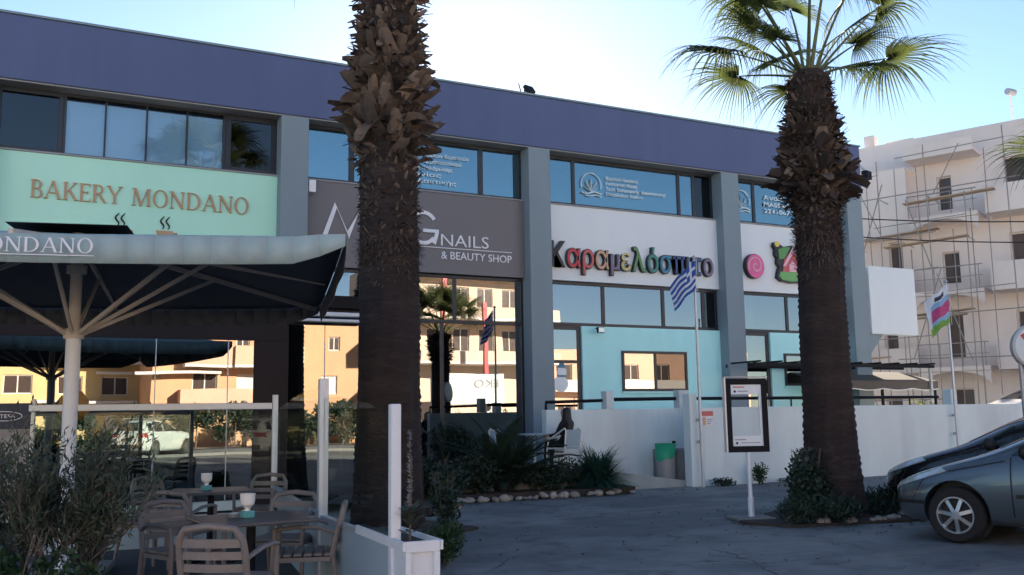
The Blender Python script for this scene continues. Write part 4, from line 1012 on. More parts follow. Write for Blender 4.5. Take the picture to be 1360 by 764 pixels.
# strap-leaved bush and cycad
def rosette(name, xy, z0, n, l, wd, mt_, label, seed, arch=1.0, emin=10, pinnate=False):
    rr = random.Random(seed); o = empty(name, (*xy, z0), 0, label, 'bush')
    mb = MB()
    for i in range(n):
        a = rr.uniform(0, 6.28); el = R(rr.uniform(emin, 85)); L_ = l*rr.uniform(.65, 1.1); p = Vector((rr.uniform(-.12, .12), rr.uniform(-.12, .12), rr.uniform(0, .15)))*(l/.7); pts = []
        for k in range(7):
            pts.append(p.copy()); p = p + Vector((math.cos(a)*math.cos(el), math.sin(a)*math.cos(el), math.sin(el)))*L_/6; el -= arch*rr.uniform(.1, .3)
            if p.z < .02: p.z = .02
        sx = Vector((-math.sin(a), math.cos(a), 0))
        if not pinnate:
            for k in range(6):
                w0 = wd*(1-(k/6)**2)*.5; w1 = wd*(1-((k+1)/6)**2)*.5+.001
                mb.quad(pts[k]-sx*w0, pts[k]+sx*w0, pts[k+1]+sx*w1, pts[k+1]-sx*w1)
        else:
            fr_ = MB(); fr_.tube(pts, .012, 4)
            for k in range(60):
                t = .08+.9*k/60; q = t*6; i0 = min(5, int(q)); c = pts[i0].lerp(pts[i0+1], q-i0); dd = (pts[i0+1]-pts[i0]).normalized()
                for s_ in (-1, 1):
                    d = (sx*s_ + dd*.7 + Vector((0, 0, .25))).normalized(); ll = .17*math.sin(math.pi*min(1, t*.85+.1))+.03
                    fr_.add([c-dd*.009, c+dd*.009, c+d*ll], [(0, 1, 2)])
            fr_.build('frond', mt_, o, fix=False)
    if not pinnate: mb.build('foliage', mt_, o, fix=False)
    else: MB().lathe([(.2, 0), (.22, .1), (.18, .25), (.08, .33)], 12).build('trunk', 'bark', o)
    return o
bush('hedge_bush', (7.4, -4.45), (.7, .3, .6), 2200, .08, .035, 'dark_leaf', 'dark low shrub left of the cycad, above the stone edging', 18, .12)
bush('hedge_bush', (8.7, -4.4), (.6, .28, .5), 1800, .08, .035, 'dark_leaf', 'dark low shrub right of the cycad, above the stone edging', 19, .12)
bush('potted_shrub', (8.3, -.9), (.6, .35, .85), 2000, .10, .05, 'dark_leaf', 'dark leafy shrub standing before the beauty shop glass, left one', 20, .42)
bush('potted_shrub', (9.6, -.8), (.55, .35, .8), 1900, .10, .05, 'dark_leaf', 'dark leafy shrub standing before the beauty shop glass, right one', 21, .42)
rosette('strap_leaf_bush', (10.0, -4.42), .12, 1500, .86, .024, 'strap_leaf', 'round bush of narrow arching blue-green leaves before the seated woman', 2, 1.0, -5)
rosette('cycad', (8.1, -4.1), .12, 80, 1.4, .03, 'dark_leaf', 'dark cycad with arching feathery fronds in the stone-edged bed', 3, .75, 18, True)
# stone edging
ed = empty('stone_edging', (0, 0, 0), 0, 'row of pale rounded stones edging the planting bed along the asphalt', 'edging'); rr = random.Random(12)
def stone_mesh(i):
    b = bmesh.new(); bmesh.ops.create_icosphere(b, subdivisions=2, radius=.5); q = random.Random(i)
    ph = [q.uniform(0, 6) for _ in range(6)]
    for v in b.verts:
        k = 1+.16*math.sin(v.co.x*5+ph[0])+.14*math.sin(v.co.y*6+ph[1])+.12*math.sin(v.co.z*7+ph[2])
        v.co = v.co*k; v.co.z *= .75
    me = bpy.data.meshes.new('stone'); b.to_mesh(me); b.free(); me.materials.append(MATS['stone'])
    me.polygons.foreach_set('use_smooth', [True]*len(me.polygons)); return me
ST = [stone_mesh(i) for i in range(6)]
path = [(5.75, -6.5), (6.95, -4.82), (10.62, -4.92)]
x = 0.0; L0 = math.dist(path[0], path[1]); L1_ = math.dist(path[1], path[2])
while x < L0+L1_:
    a, b, t = (path[0], path[1], x/L0) if x < L0 else (path[1], path[2], (x-L0)/L1_)
    s_ = rr.uniform(.10, .20)
    if rr.random() < .9:
        inst('stone', rr.choice(ST), ed, (a[0]+(b[0]-a[0])*t+rr.uniform(-.03, .03), a[1]+(b[1]-a[1])*t+rr.uniform(-.04, .04), s_*.26+.01), (rr.uniform(-.3, .3), rr.uniform(-.3, .3), rr.uniform(0, 6)), (s_*rr.uniform(.9, 1.5), s_, s_*rr.uniform(.8, 1.1)))
    x += s_*rr.uniform(.85, 1.25)
ed2 = empty('loose_stones', (0, 0, 0), 0, 'scatter of small stones round the foot of the right palm', 'stones')
for i in range(16):
    s_ = rr.uniform(.06, .13); a = rr.uniform(3.5, 6.0)
    inst('stone', rr.choice(ST), ed2, (10.35+1.1*math.cos(a), -10.15+.8*math.sin(a), s_*.3+.02), (0, 0, rr.uniform(0, 6)), s_)
# ================================================================== CARS
def car(name, label, cat, st, paint, wheels, wr, panes, screens, lamps, seams, mirror, grille=None, group=None, rails=None):
    """st: stations (x, zb, zs, zt, wb, wm, ws, wt) from nose (x=0) to tail; local +x points to the tail"""
    o = empty(name, (0, 0, 0), 0, label, cat, group)
    vs_ = []; fs = []; n = 14
    for (x, zb, zs, zt, wb, wm, ws, wt) in st:
        zm = zb+(zs-zb)*.55
        half = [(0, zb), (wb*.85, zb), (wb, zb+.06), (wm, zm), (ws, zs), (ws*.35+wt*.65, zs+(zt-zs)*.62), (wt*.86, zt-.02), (0, zt)]
        ring = [(x, y, z) for y, z in half] + [(x, -y, z) for y, z in half[-2:0:-1]]
        vs_ += ring
    for i in range(len(st)-1):
        for k in range(n): fs.append((i*n+k, i*n+(k+1) % n, (i+1)*n+(k+1) % n, (i+1)*n+k))
    fs.append(tuple(range(n))); e = (len(st)-1)*n; fs.append(tuple(range(e+n-1, e-1, -1)))
    mb = MB(); mb.add(vs_, fs)
    body = mb.build('body', paint, None)
    s_ = body.modifiers.new('s', 'SUBSURF'); s_.levels = 2; s_.render_levels = 2
    dg = bpy.context.evaluated_depsgraph_get(); me0 = bpy.data.meshes.new_from_object(body.evaluated_get(dg))
    bv = bmesh.new(); bv.from_mesh(me0); tree = BVHTree.FromBMesh(bv); bv.free()
    cut = MB()
    for wx in wheels:
        for sy in (-1, 1):
            cut.tube([(wx, sy*.5, wr+.02), (wx, sy*1.3, wr+.02)], wr*1.17, 28)
    co = cut.build('cut', 'trim_black')
    bm_ = body.modifiers.new('b', 'BOOLEAN'); bm_.object = co; bm_.operation = 'DIFFERENCE'; bm_.solver = 'EXACT'
    dg = bpy.context.evaluated_depsgraph_get(); me = bpy.data.meshes.new_from_object(body.evaluated_get(dg)); me.name = 'body'
    body.modifiers.clear(); body.data = me; bpy.data.objects.remove(co)
    me.polygons.foreach_set('use_smooth', [True]*len(me.polygons))
    try: me.set_sharp_from_angle(angle=R(40))
    except Exception: pass
    body.parent = o
    def proj_side(poly, sy, off, nx=14, nz=6):
        """quad patch given by four (x, z) corners: bl, br, tr, tl, thrown on to the body from the side"""
        out = []
        for i in range(nx+1):
            for j in range(nz+1):
                u = i/nx; v = j/nz
                x = (poly[0][0]*(1-u)+poly[1][0]*u)*(1-v)+(poly[3][0]*(1-u)+poly[2][0]*u)*v
                z = (poly[0][1]*(1-u)+poly[1][1]*u)*(1-v)+(poly[3][1]*(1-u)+poly[2][1]*u)*v
                h = tree.ray_cast(Vector((x, sy*3, z)), Vector((0, -sy, 0)))
                out.append((h[0]+h[1]*off) if h[0] is not None else Vector((x, sy*.6, z)))
        m_ = MB(); m_.add(out, [(i*(nz+1)+j, (i+1)*(nz+1)+j, (i+1)*(nz+1)+j+1, i*(nz+1)+j+1) for i in range(nx) for j in range(nz)]); return m_
    def proj_end(poly, dirx, off, n1=12, n2=8):
        out = []
        for i in range(n1+1):
            for j in range(n2+1):
                u = i/n1; v = j/n2
                y = (poly[0][0]*(1-u)+poly[1][0]*u)*(1-v)+(poly[3][0]*(1-u)+poly[2][0]*u)*v
                z = (poly[0][1]*(1-u)+poly[1][1]*u)*(1-v)+(poly[3][1]*(1-u)+poly[2][1]*u)*v
                h = tree.ray_cast(Vector((-2 if dirx > 0 else 8, y, z)), Vector((dirx, 0, 0)))
                out.append((h[0]+h[1]*off) if h[0] is not None else Vector((1, y, z)))
        m_ = MB(); m_.add(out, [(i*(n2+1)+j, (i+1)*(n2+1)+j, (i+1)*(n2+1)+j+1, i*(n2+1)+j+1) for i in range(n1) for j in range(n2)]); return m_
    for sy in (-1, 1):
        for pn in panes: proj_side(pn, sy, .006).build('side_window', 'car_glass', o, smooth=True)
        for sm_ in seams:
            (xa, za), (xb, zb_), wd = sm_
            if abs(xb-xa) < abs(zb_-za): proj_side([(xa-wd, za), (xa+wd, za), (xb+wd, zb_), (xb-wd, zb_)], sy, .002, 2, 10).build('door_seam', 'trim_black', o, smooth=True)
            else: proj_side([(xa, za-wd), (xb, zb_-wd), (xb, zb_+wd), (xa, za+wd)], sy, .005, 14, 2).build('side_trim', 'trim_black', o, smooth=True)
        for (poly, mt_) in lamps['side']: proj_side(poly, sy, .006).build('headlight' if mt_ == 'headlamp' else 'tail_light', mt_, o, smooth=True)
        mx, mz = mirror[:2]; hit = tree.ray_cast(Vector((mx, sy*3, mz)), Vector((0, -sy, 0))); y0 = abs(hit[0].y)
        mm = MB(); mm.lathe([(.005, -.09), (.05, -.075), (.075, 0), (.07, .08), (.05, .13), (.005, .14)], 10, M=Matrix.Translation((mx, sy*(y0+.12), mz+.04)) @ Matrix.Rotation(R(90), 4, 'X') @ Matrix.Scale(1.25, 4, (0, 1, 0)))
        mir = mm.build('wing_mirror', 'trim_black', o, smooth=True)
        MB().bar((mx, sy*(y0-.02), mz), (mx, sy*(y0+.1), mz+.03), .04, .03).build('mirror_arm', 'trim_black', mir)
    for sy in (-1, 1):
        for hx_ in mirror[2:]:
            h_ = tree.ray_cast(Vector((hx_, sy*3, .86)), Vector((0, -sy, 0)))[0]
            MB().tube([(hx_-.09, h_.y-sy*.01, .86), (hx_-.06, h_.y+sy*.025, .865), (hx_+.06, h_.y+sy*.025, .865), (hx_+.09, h_.y-sy*.01, .86)], .014, 6).build('door_handle', paint, o)
    for poly, dx in screens: proj_end(poly, dx, .006).build('windscreen' if dx > 0 else 'rear_window', 'car_glass', o, smooth=True)
    for poly, dx, mt_, nm in lamps['end']: proj_end(poly, dx, .008).build(nm, mt_, o, smooth=True)
    if rails:
        for sy in (-1, 1): MB().tube([(rails[0], sy*rails[2], rails[3]-.04), (rails[0]+.1, sy*rails[2], rails[3]), (rails[1]-.1, sy*rails[2], rails[3]), (rails[1], sy*rails[2], rails[3]-.05)], .016, 6).build('roof_rail', 'aluminium', o)
    wm = max(q[5] for q in st)
    for wx in wheels:
        MB().tube([(wx, -wm+.25, wr+.02), (wx, wm-.25, wr+.02)], wr*1.13, 24).build('wheel_well', 'trim_black', o)
        for sy in (-1, 1):
            w_ = empty('wheel', (wx, sy*(wm-.115), wr)); w_.parent = o
            M_ = Matrix.Rotation(R(90), 4, 'X')
            MB().lathe([(wr*.66, -.10), (wr*.9, -.105), (wr*.985, -.07), (wr, 0), (wr*.985, .07), (wr*.9, .105), (wr*.66, .10), (wr*.64, .06), (wr*.64, -.06)], 36, M=M_, cap=False).build('tyre', 'tyre', w_, smooth='auto')
            rm = MB(); rm.lathe([(wr*.66, -.095), (wr*.66, .095), (wr*.60, .095), (wr*.58, .02), (wr*.58, -.02), (wr*.60, -.095)], 36, M=M_, cap=False)
            rm.tube([(0, -.012*sy, 0), (0, .085*sy, 0)], wr*.15, 16)
            for k in range(7):
                a = 2*math.pi*k/7+.3; d = Vector((math.cos(a), 0, math.sin(a)))
                rm.bar(d*wr*.12+Vector((0, sy*.07, 0)), d*wr*.62+Vector((0, sy*.055, 0)), wr*.13, .03, up=(0, 1, 0))
            rm.build('rim', 'rim', w_)
            MB().tube([(0, -.03*sy, 0), (0, .02*sy, 0)], wr*.56, 20).build('brake', 'trim_black', w_)
    return o
HATCH = [(0.00, .30, .56, .60, .50, .56, .52, .40), (0.10, .22, .64, .69, .68, .74, .68, .52), (0.40, .19, .76, .82, .80, .86, .80, .62), (0.85, .19, .87, .95, .83, .89, .84, .66), (1.15, .19, .93, 1.04, .84, .895, .85, .66),
         (1.65, .19, .96, 1.30, .84, .895, .86, .62), (2.10, .19, .97, 1.47, .84, .895, .86, .58), (2.65, .19, .98, 1.52, .84, .895, .86, .58), (3.25, .19, 1.0, 1.49, .84, .895, .86, .57), (3.75, .21, 1.02, 1.40, .83, .88, .84, .55), (4.08, .26, 1.0, 1.14, .80, .85, .80, .58), (4.24, .34, .88, .97, .68, .74, .70, .52)]
HP = [[(1.42, .99), (1.86, .98), (1.86, 1.28), (1.80, 1.27)], [(1.92, .98), (2.62, .99), (2.56, 1.40), (2.06, 1.36)], [(2.70, .99), (3.35, 1.02), (3.20, 1.38), (2.66, 1.40)], [(3.42, 1.03), (3.72, 1.06), (3.50, 1.34), (3.30, 1.37)]]
HSC = [([(-.62, 1.06), (.62, 1.06), (.52, 1.42), (-.52, 1.42)], 1), ([(-.52, 1.08), (.52, 1.08), (.46, 1.38), (-.46, 1.38)], -1)]
HL = {'side': [([(.10, .60), (.72, .80), (.62, .85), (.20, .72)], 'headlamp'), ([(3.92, .80), (4.12, .82), (4.02, 1.05), (3.90, 1.02)], 'lamp_red')],
      'end': [([(-.62, .56), (-.36, .50), (-.36, .60), (-.62, .68)], 1, 'headlamp', 'headlight'), ([(.36, .50), (.62, .56), (.62, .68), (.36, .60)], 1, 'headlamp', 'headlight'), ([(-.42, .30), (.42, .30), (.40, .46), (-.40, .46)], 1, 'trim_black', 'grille')]}
HS = [((.74, .80), (1.36, .93), .006), ((.30, .46), (.46, .74), .006), ((1.42, .32), (1.42, .97), .008), ((2.66, .32), (2.66, .98), .008), ((3.40, .70), (3.52, 1.02), .005), ((1.46, .55), (3.05, .57), .022), ((.05, .44), (.45, .44), .02)]
c1 = car('parked_car', 'grey metallic hatchback parked nearest the viewer at the right edge', 'car', HATCH, 'paint_car_grey', (.80, 3.40), .315, HP, HSC, HL, HS, (1.62, 1.0, 2.42, 3.18), group='cars parked on the right')
h1 = heading(-.72, .69)
def put_car(o, wheel_xy, hd, wx=.80, side=.78):
    """set the car so that its near front wheel stands on wheel_xy"""
    d = Vector((math.cos(hd), math.sin(hd))); lft = Vector((-d.y, d.x))
    # local +x is tailwards; near (left) side
    nose = Vector(wheel_xy) + d*wx - lft*side
    o.location = (nose.x, nose.y, 0); o.rotation_euler.z = hd+math.pi
put_car(c1, (9.56, -12.86), h1)
HATCH2 = [(x, a, b, c_+(.02 if x > 1.3 else 0), d_, e_, f_, g_) for (x, a, b, c_, d_, e_, f_, g_) in HATCH]
c2 = car('parked_car', 'black hatchback parked behind the grey car, nose towards the right palm', 'car', HATCH2, 'paint_car_black', (.80, 3.40), .315, HP, HSC, HL, HS, (1.62, 1.0, 2.42, 3.18), group='cars parked on the right')
_d = Vector((math.cos(h1), math.sin(h1))); _rt = Vector((_d.y, -_d.x))
q = Vector((9.56, -12.86)) + _rt*2.35 + _d*1.1
put_car(c2, (q.x, q.y), h1)
c3 = car('parked_car', 'white car parked beyond the low white wall at the right edge', 'car', HATCH, 'paint_car_white', (.80, 3.40), .315, HP, HSC, HL, HS, (1.62, 1.0, 2.42, 3.18), group='cars parked on the right')
put_car(c3, site(13.75, 26.2), heading(-.95, -.1)); c3.location.z = .72
SUV = [(0.00, .38, .70, .78, .55, .62, .58, .46), (0.10, .28, .84, .90, .72, .80, .74, .60), (0.45, .24, .95, 1.0, .82, .88, .82, .66), (1.05, .24, 1.02, 1.10, .84, .90, .85, .68), (1.35, .24, 1.05, 1.18, .84, .905, .86, .67), (1.85, .24, 1.07, 1.48, .84, .905, .86, .62), (2.25, .24, 1.08, 1.63, .84, .905, .86, .60), (2.9, .24, 1.08, 1.67, .84, .905, .86, .60), (3.6, .24, 1.10, 1.64, .84, .905, .86, .59), (4.05, .26, 1.12, 1.56, .84, .89, .84, .56), (4.30, .30, 1.10, 1.28, .82, .87, .82, .62), (4.42, .36, .95, 1.04, .72, .80, .74, .56)]
SUVP = [[(1.62, 1.09), (2.75, 1.10), (2.70, 1.54), (2.15, 1.50)], [(2.82, 1.10), (3.55, 1.12), (3.45, 1.52), (2.80, 1.54)], [(3.62, 1.13), (3.98, 1.16), (3.85, 1.46), (3.55, 1.50)]]
SSC = [([(-.62, 1.20), (.62, 1.20), (.54, 1.56), (-.54, 1.56)], 1), ([(-.60, 1.16), (.60, 1.16), (.50, 1.52), (-.50, 1.52)], -1)]
SL = {'side': [([(.12, .74), (.6, .88), (.5, .96), (.2, .86)], 'headlamp'), ([(4.05, .86), (4.34, .88), (4.30, 1.06), (4.1, 1.06)], 'lamp_red')],
      'end': [([(-.78, .88), (-.48, .90), (-.48, 1.06), (-.78, 1.06)], -1, 'lamp_red', 'tail_light'), ([(.48, .90), (.78, .88), (.78, 1.06), (.48, 1.06)], -1, 'lamp_red', 'tail_light'), ([(-.26, .72), (.26, .72), (.26, .83), (-.26, .83)], -1, 'trim_black', 'number_plate'), ([(-.75, .40), (.75, .40), (.75, .58), (-.75, .58)], -1, 'trim_black', 'bumper')]}
c4 = car('parked_suv', 'white off-road car parked across the street, seen mirrored in the bakery glass', 'car', SUV, 'paint_car_white', (.85, 3.45), .35, SUVP, SSC, SL, [((2.78, .36), (2.78, 1.08), .006), ((1.5, .36), (1.5, 1.06), .006)], (1.78, 1.12), rails=(1.95, 3.8, .62, 1.71))
c4.location = (6.8, -38.8, 0); c4.rotation_euler.z = math.atan2(.78, -.62)

# ================================================================== SEATED WOMAN
def white_chair():
    c = empty('garden_armchair', (0, 0, 0))
    for s_ in (-1, 1):
        MB().tube([(s_*.27, .25, 0), (s_*.27, .24, .40), (s_*.27, .20, .58), (s_*.27, .10, .66), (s_*.265, -.22, .84), (s_*.26, -.24, .80), (s_*.25, -.20, .44), (s_*.26, -.27, 0)], .017, 8).build('side_frame', 'cup_white', c, smooth='auto')
        MB().tube([(s_*.27, .245, .43), (s_*.25, -.20, .43)], .016, 8).build('seat_rail', 'cup_white', c)
    MB().box(-.26, .26, -.20, .25, .42, .445).build('seat', 'screen_panel', c, bevel=.006)
    MB().cbox((0, -.235, .64), (.50, .015, .34), 0, Matrix.Rotation(R(8), 4, 'X')).build('backrest', 'screen_panel', c)
    return c
hw = heading(-.78, .62); wx, wy = site(1.02, 19.75)
wc = white_chair(); tag(wc, 'pale metal garden armchair the woman sits in', 'chair'); place(wc, (wx, wy), .42, hw-math.pi/2)
def skin_body(name, verts, edges, mt_, parent, sub=2, root=0):
    me = bpy.data.meshes.new(name); me.from_pydata([v[0] for v in verts], edges, []); o = bpy.data.objects.new(name, me); col.objects.link(o)
    sk = o.modifiers.new('skin', 'SKIN'); sk.use_smooth_shade = True
    for i, v in enumerate(verts):
        d = me.skin_vertices[0].data[i]; rr_2 = v[1]; d.radius = rr_2 if hasattr(rr_2, '__len__') else (rr_2, rr_2); d.use_root = (i == root)
    s_ = o.modifiers.new('sub', 'SUBSURF'); s_.levels = sub; s_.render_levels = sub
    dg = bpy.context.evaluated_depsgraph_get(); m2 = bpy.data.meshes.new_from_object(o.evaluated_get(dg)); m2.name = name
    o.modifiers.clear(); o.data = m2; m2.materials.clear(); m2.materials.append(MATS[mt_]); m2.polygons.foreach_set('use_smooth', [True]*len(m2.polygons))
    o.parent = parent; return o
PW = empty('person', (wx, wy, .42), hw-math.pi/2, 'woman with long dark hair in black clothes sitting at the wall', 'person')
V = [((0, -.06, .52), (.15, .12)), ((0, -.10, .70), (.13, .10)), ((0, -.11, .88), (.155, .10)), ((0, -.09, .99), (.09, .07)), ((0, -.06, 1.06), .045),
     ((-.09, .05, .52), .085), ((-.10, .36, .53), .068), ((-.10, .40, .12), .045), ((-.10, .42, .05), .04), ((-.10, .54, .03), (.035, .025)),
     ((.09, .05, .52), .085), ((.10, .36, .53), .068), ((.10, .42, .12), .045), ((.10, .44, .05), .04), ((.10, .56, .03), (.035, .025)),
     ((-.18, -.09, .94), .055), ((-.25, .0, .72), .045), ((-.20, .22, .68), .034), ((.18, -.09, .94), .055), ((.25, .02, .72), .045), ((.18, .24, .72), .034)]
Ed = [(0, 1), (1, 2), (2, 3), (3, 4), (0, 5), (5, 6), (6, 7), (7, 8), (8, 9), (0, 10), (10, 11), (11, 12), (12, 13), (13, 14), (3, 15), (15, 16), (16, 17), (3, 18), (18, 19), (19, 20)]
skin_body('body', V, Ed, 'cloth_black', PW)
hd_ = MB(); n = 16
prof = [(.02, 1.03), (.05, 1.04), (.066, 1.075), (.074, 1.12), (.078, 1.16), (.074, 1.20), (.055, 1.235), (.015, 1.25)]
hd_.lathe([(r_, z) for r_, z in prof], n, (0, -.035, 0)); hd_.v = [(x, y*1.2-.0, z) for x, y, z in hd_.v]
hd_.lathe([(.004, 0), (.014, .012), (.010, .035), (.002, .05)], 8, (0, .048, 1.115))     # nose
for s_ in (-1, 1): hd_.lathe([(.004, -.03), (.014, -.01), (.016, .012), (.004, .03)], 8, (s_*.079, -.045, 1.13))
head = hd_.build('head', 'skin', PW, smooth=True)
for s_ in (-1, 1): MB().lathe([(.001, -.009), (.010, 0), (.001, .009)], 8, (s_*.03, .052, 1.15)).build('eye', 'cloth_black', head)
MB().box(-.022, .022, .048, .056, 1.082, 1.090).build('mouth', 'brick_red', head)
hr = MB(); rr = random.Random(4)
hr.lathe([(.02, 1.265), (.06, 1.25), (.088, 1.20), (.094, 1.14), (.095, 1.08), (.11, 1.0), (.13, .90), (.13, .80), (.11, .70), (.06, .64)], 20, (0, -.085, 0))
hr.v = [(x*(1+.06*math.sin(9*math.atan2(y+.085, x)+z*7)), y*(1.0), z) for x, y, z in hr.v]
hr.build('hair', 'hair', PW, smooth=True)
for s_ in (-1, 1):
    hb = MB(); b = Vector((s_*.19, .25, .70)); d0 = Vector((-s_*.1, 1, -.05)).normalized()
    hb.tube([b, b+d0*.05, b+d0*.09], [.026, .034, .030], 8, flat=.55)
    for k in range(4):
        f0 = b + d0*.085 + Vector((s_*(-.022+.015*k), 0, 0)); l = (.055, .068, .072, .06)[k]
        hb.tube([f0, f0+d0*l*.5, f0+(d0+Vector((0, 0, -.8))).normalized()*l], [.009, .0085, .006], 6)
    th0 = b + d0*.03 + Vector((-s_*.028, 0, 0)); hb.tube([th0, th0+Vector((-s_*.025, .025, -.005)), th0+Vector((-s_*.03, .055, -.012))], [.011, .010, .007], 6)
    hb.build('hand', 'skin', PW, smooth=True)
tb = empty('garden_table', (*site(0.42, 20.05), .42), 0.3, 'small pale table in front of the seated woman', 'table')
MB().lathe([(.33, .70), (.35, .71), (.35, .73), (.33, .735)], 24).build('table_top', 'screen_panel', tb)
MB().tube([(0, 0, .02), (0, 0, .70)], .03, 10).build('pedestal', 'cup_white', tb); MB().lathe([(.22, 0), (.2, .02), (.04, .04)], 20).build('base', 'cup_white', tb)
ob = copy_tree(wc); tag(ob, 'empty pale metal garden armchair on the far side of the small table', 'chair'); place(ob, site(-0.25, 20.5), .42, heading(1, -.2)-math.pi/2)
# ================================================================== FLAGS, SIGNS, BIN
def flagpole(x, y, h, label, r_=.035):
    o = empty('flagpole', (x, y, 0), 0, label, 'flagpole')
    MB().tube([(0, 0, 0), (0, 0, h*.5), (0, 0, h)], [r_, r_*.9, r_*.7], 12).build('pole', 'aluminium', o, smooth='auto')
    MB().lathe([(.01, h), (.045, h+.03), (.045, h+.06), (.01, h+.09)], 12).build('finial', 'galvanised', o)
    MB().box(-.07, .07, .03, .06, .9, .96).box(-.07, .07, .03, .06, 1.35, 1.41).build('clamp', 'galvanised', o)
    return o
flagpole(12.56, -4.42, 4.78, 'grey flagpole at the end of the white wall carrying the striped flag')
flagpole(20.36, -4.46, 4.65, 'grey flagpole by the white wall carrying the colourful flag')
def flag(name, label, at_, w_, h_, droop, lean, patt, mts, seed):
    rr = random.Random(seed); o = empty(name, at_, 0, label, 'flag'); nx, ny = 36, 27; vs_ = []
    lv = Vector((-math.cos(PSI), math.sin(PSI), 0)); fw = Vector((math.sin(PSI), math.cos(PSI), 0))
    for i in range(nx+1):
        u = i/nx
        for j in range(ny+1):
            v = j/ny       # v = 0 top edge
            out = w_*u*lean*(1-.10*v); dn = -h_*v*.98 - droop*w_*u**1.15 + .10*w_*u*(1-v)*0
            rip = .045*math.sin(u*9+v*2.5)*u + .03*math.sin(u*15-v*4)*u
            vs_.append(lv*(out+.03) + fw*(rip*1.8) + Vector((0, 0, dn+.02*math.sin(u*11+v*3))))
    mb = MB()
    for i in range(nx):
        for j in range(ny):
            a = i*(ny+1)+j; mb.f.append((a, a+ny+1, a+ny+2, a+1)); mb.mi.append(patt((i+.5)/nx, (j+.5)/ny))
    mb.v = [tuple(p) for p in vs_]
    c_ = mb.build('cloth', mts, o, smooth=True, fix=False)
    MB().tube([(0, 0, .05), (0, 0, -h_-.05)], .006, 5).build('halyard', 'cup_white', o)
    return o
def greek(u, v):
    s_ = int(v*9)
    if u < 10/27. and v < 5/9.:
        return 1 if (abs(u-5/27.) < 1/27. or abs(v-2.5/9.) < .5/9.) else 0
    return 0 if s_ % 2 == 0 else 1
flag('striped_flag', 'blue and white striped flag with a cross, hanging from the left flagpole', (12.56, -4.50, 4.74), 0.88, 0.60, .60, .62, greek, ['flag_blue', 'flag_white'], 1)
def promo(u, v):
    if v > .86 - .10*u: return 2
    if .42 < v < .72 and u < .75: return 3
    if .12 < v < .22 and .2 < u < .6: return 4
    return 0 if (v < .25 or u > .8) else 1
flag('promotional_flag', 'drooping flag in pale blue, pink and green on the right flagpole', (20.36, -4.55, 4.60), 0.95, 0.95, .45, .62, promo, ['flag_white', 'flag_sky', 'flag_green', 'flag_pink', 'print_navy'], 2)
# see-through picture frame sign on a post
fx, fy = 9.25, -9.70; fa_ = heading(.99, .12)
FS = empty('frame_sign', (fx, fy, 0), fa_, 'black see-through picture frame sign on a white post beside the palm', 'sign')
MB().box(-.30, .26, -.26, .24, .0, .05).build('base_slab', 'concrete_paving', FS, bevel=.01)
MB().tube([(0, 0, .05), (0, 0, .98)], .032, 12).build('post', 'white_metal', FS, smooth='auto'); MB().tube([(0, 0, .05), (0, 0, .32)], .045, 12).build('post_sleeve', 'white_metal', FS, smooth='auto')
z0, z1, hw_ = .95, 2.0, .31
for (a, b, c_, d_) in ((-hw_, hw_, z0, z0+.085), (-hw_, hw_, z1-.085, z1), (-hw_, -hw_+.08, z0+.086, z1-.086), (hw_-.08, hw_, z0+.086, z1-.086)):
    MB().box(a, b, -.035, .035, c_, d_).build('frame_bar', 'dark_metal', FS, bevel=.004)
MB().box(-hw_-.024, -hw_-.002, -.05, .05, z0, z1+.015).build('side_strip', 'cup_white', FS)
MB().box(-hw_-.02, hw_+.01, -.05, .05, z1+.016, z1+.03).build('top_strip', 'galvanised', FS)
MB().box(-.229, .229, -.012, .012, z1-.225, z1-.087).build('header_board', 'white_panel', FS)
MB().box(-.229, .229, -.012, .012, z0+.087, z0+.23).build('footer_board', 'white_panel', FS)
MB().box(.19, .229, -.010, .010, z0+.231, z1-.226).build('side_board', 'white_panel', FS)
for (x, z, w_, mt_) in ((-.19, z1-.13, .17, 'paint_rose'), (-.12, z1-.19, .15, 'bin_grey'), (-.19, z0+.17, .16, 'bin_grey'), (-.10, z0+.125, .28, 'galvanised')):
    MB().box(x, x+w_, -.016, -.0125, z, z+.016).build('print_line', mt_, FS)
for (x, z) in ((-.165, z1-.185), (-.165, z0+.13)):
    MB().prism_xz([(x+.018*math.cos(i*.6283), z+.018*math.sin(i*.6283)) for i in range(10)], -.016, -.0125).build('print_dot', 'trim_black', FS)
# waste bin with a green bag
bn = empty('waste_bin', (12.22, -3.62, .14), 0, 'grey cylindrical waste bin with green liner beside the white wall corner', 'bin')
MB().lathe([(.19, 0), (.20, .02), (.215, .74), (.20, .74), (.18, .05)], 26, cap=True).build('body', 'bin_grey', bn, smooth='auto')
gb = MB(); n = 26; vs_ = []
for k in range(n):
    a = 2*math.pi*k/n; vs_ += [(.222*math.cos(a), .222*math.sin(a), .50+.11*math.sin(a*1.0+1.2)+.02*math.sin(5*a)), (.228*math.cos(a), .228*math.sin(a), .755), (.19*math.cos(a), .19*math.sin(a), .74), (.17*math.cos(a), .17*math.sin(a), .45)]
gb.add(vs_, [(k*4+j, ((k+1) % n)*4+j, ((k+1) % n)*4+j+1, k*4+j+1) for k in range(n) for j in range(3)]); gb.build('liner', 'bin_green', bn, smooth=True)
MB().box(.20, .25, -.04, .04, .56, .80).build('hinge', 'dark_metal', bn, bevel=.008)
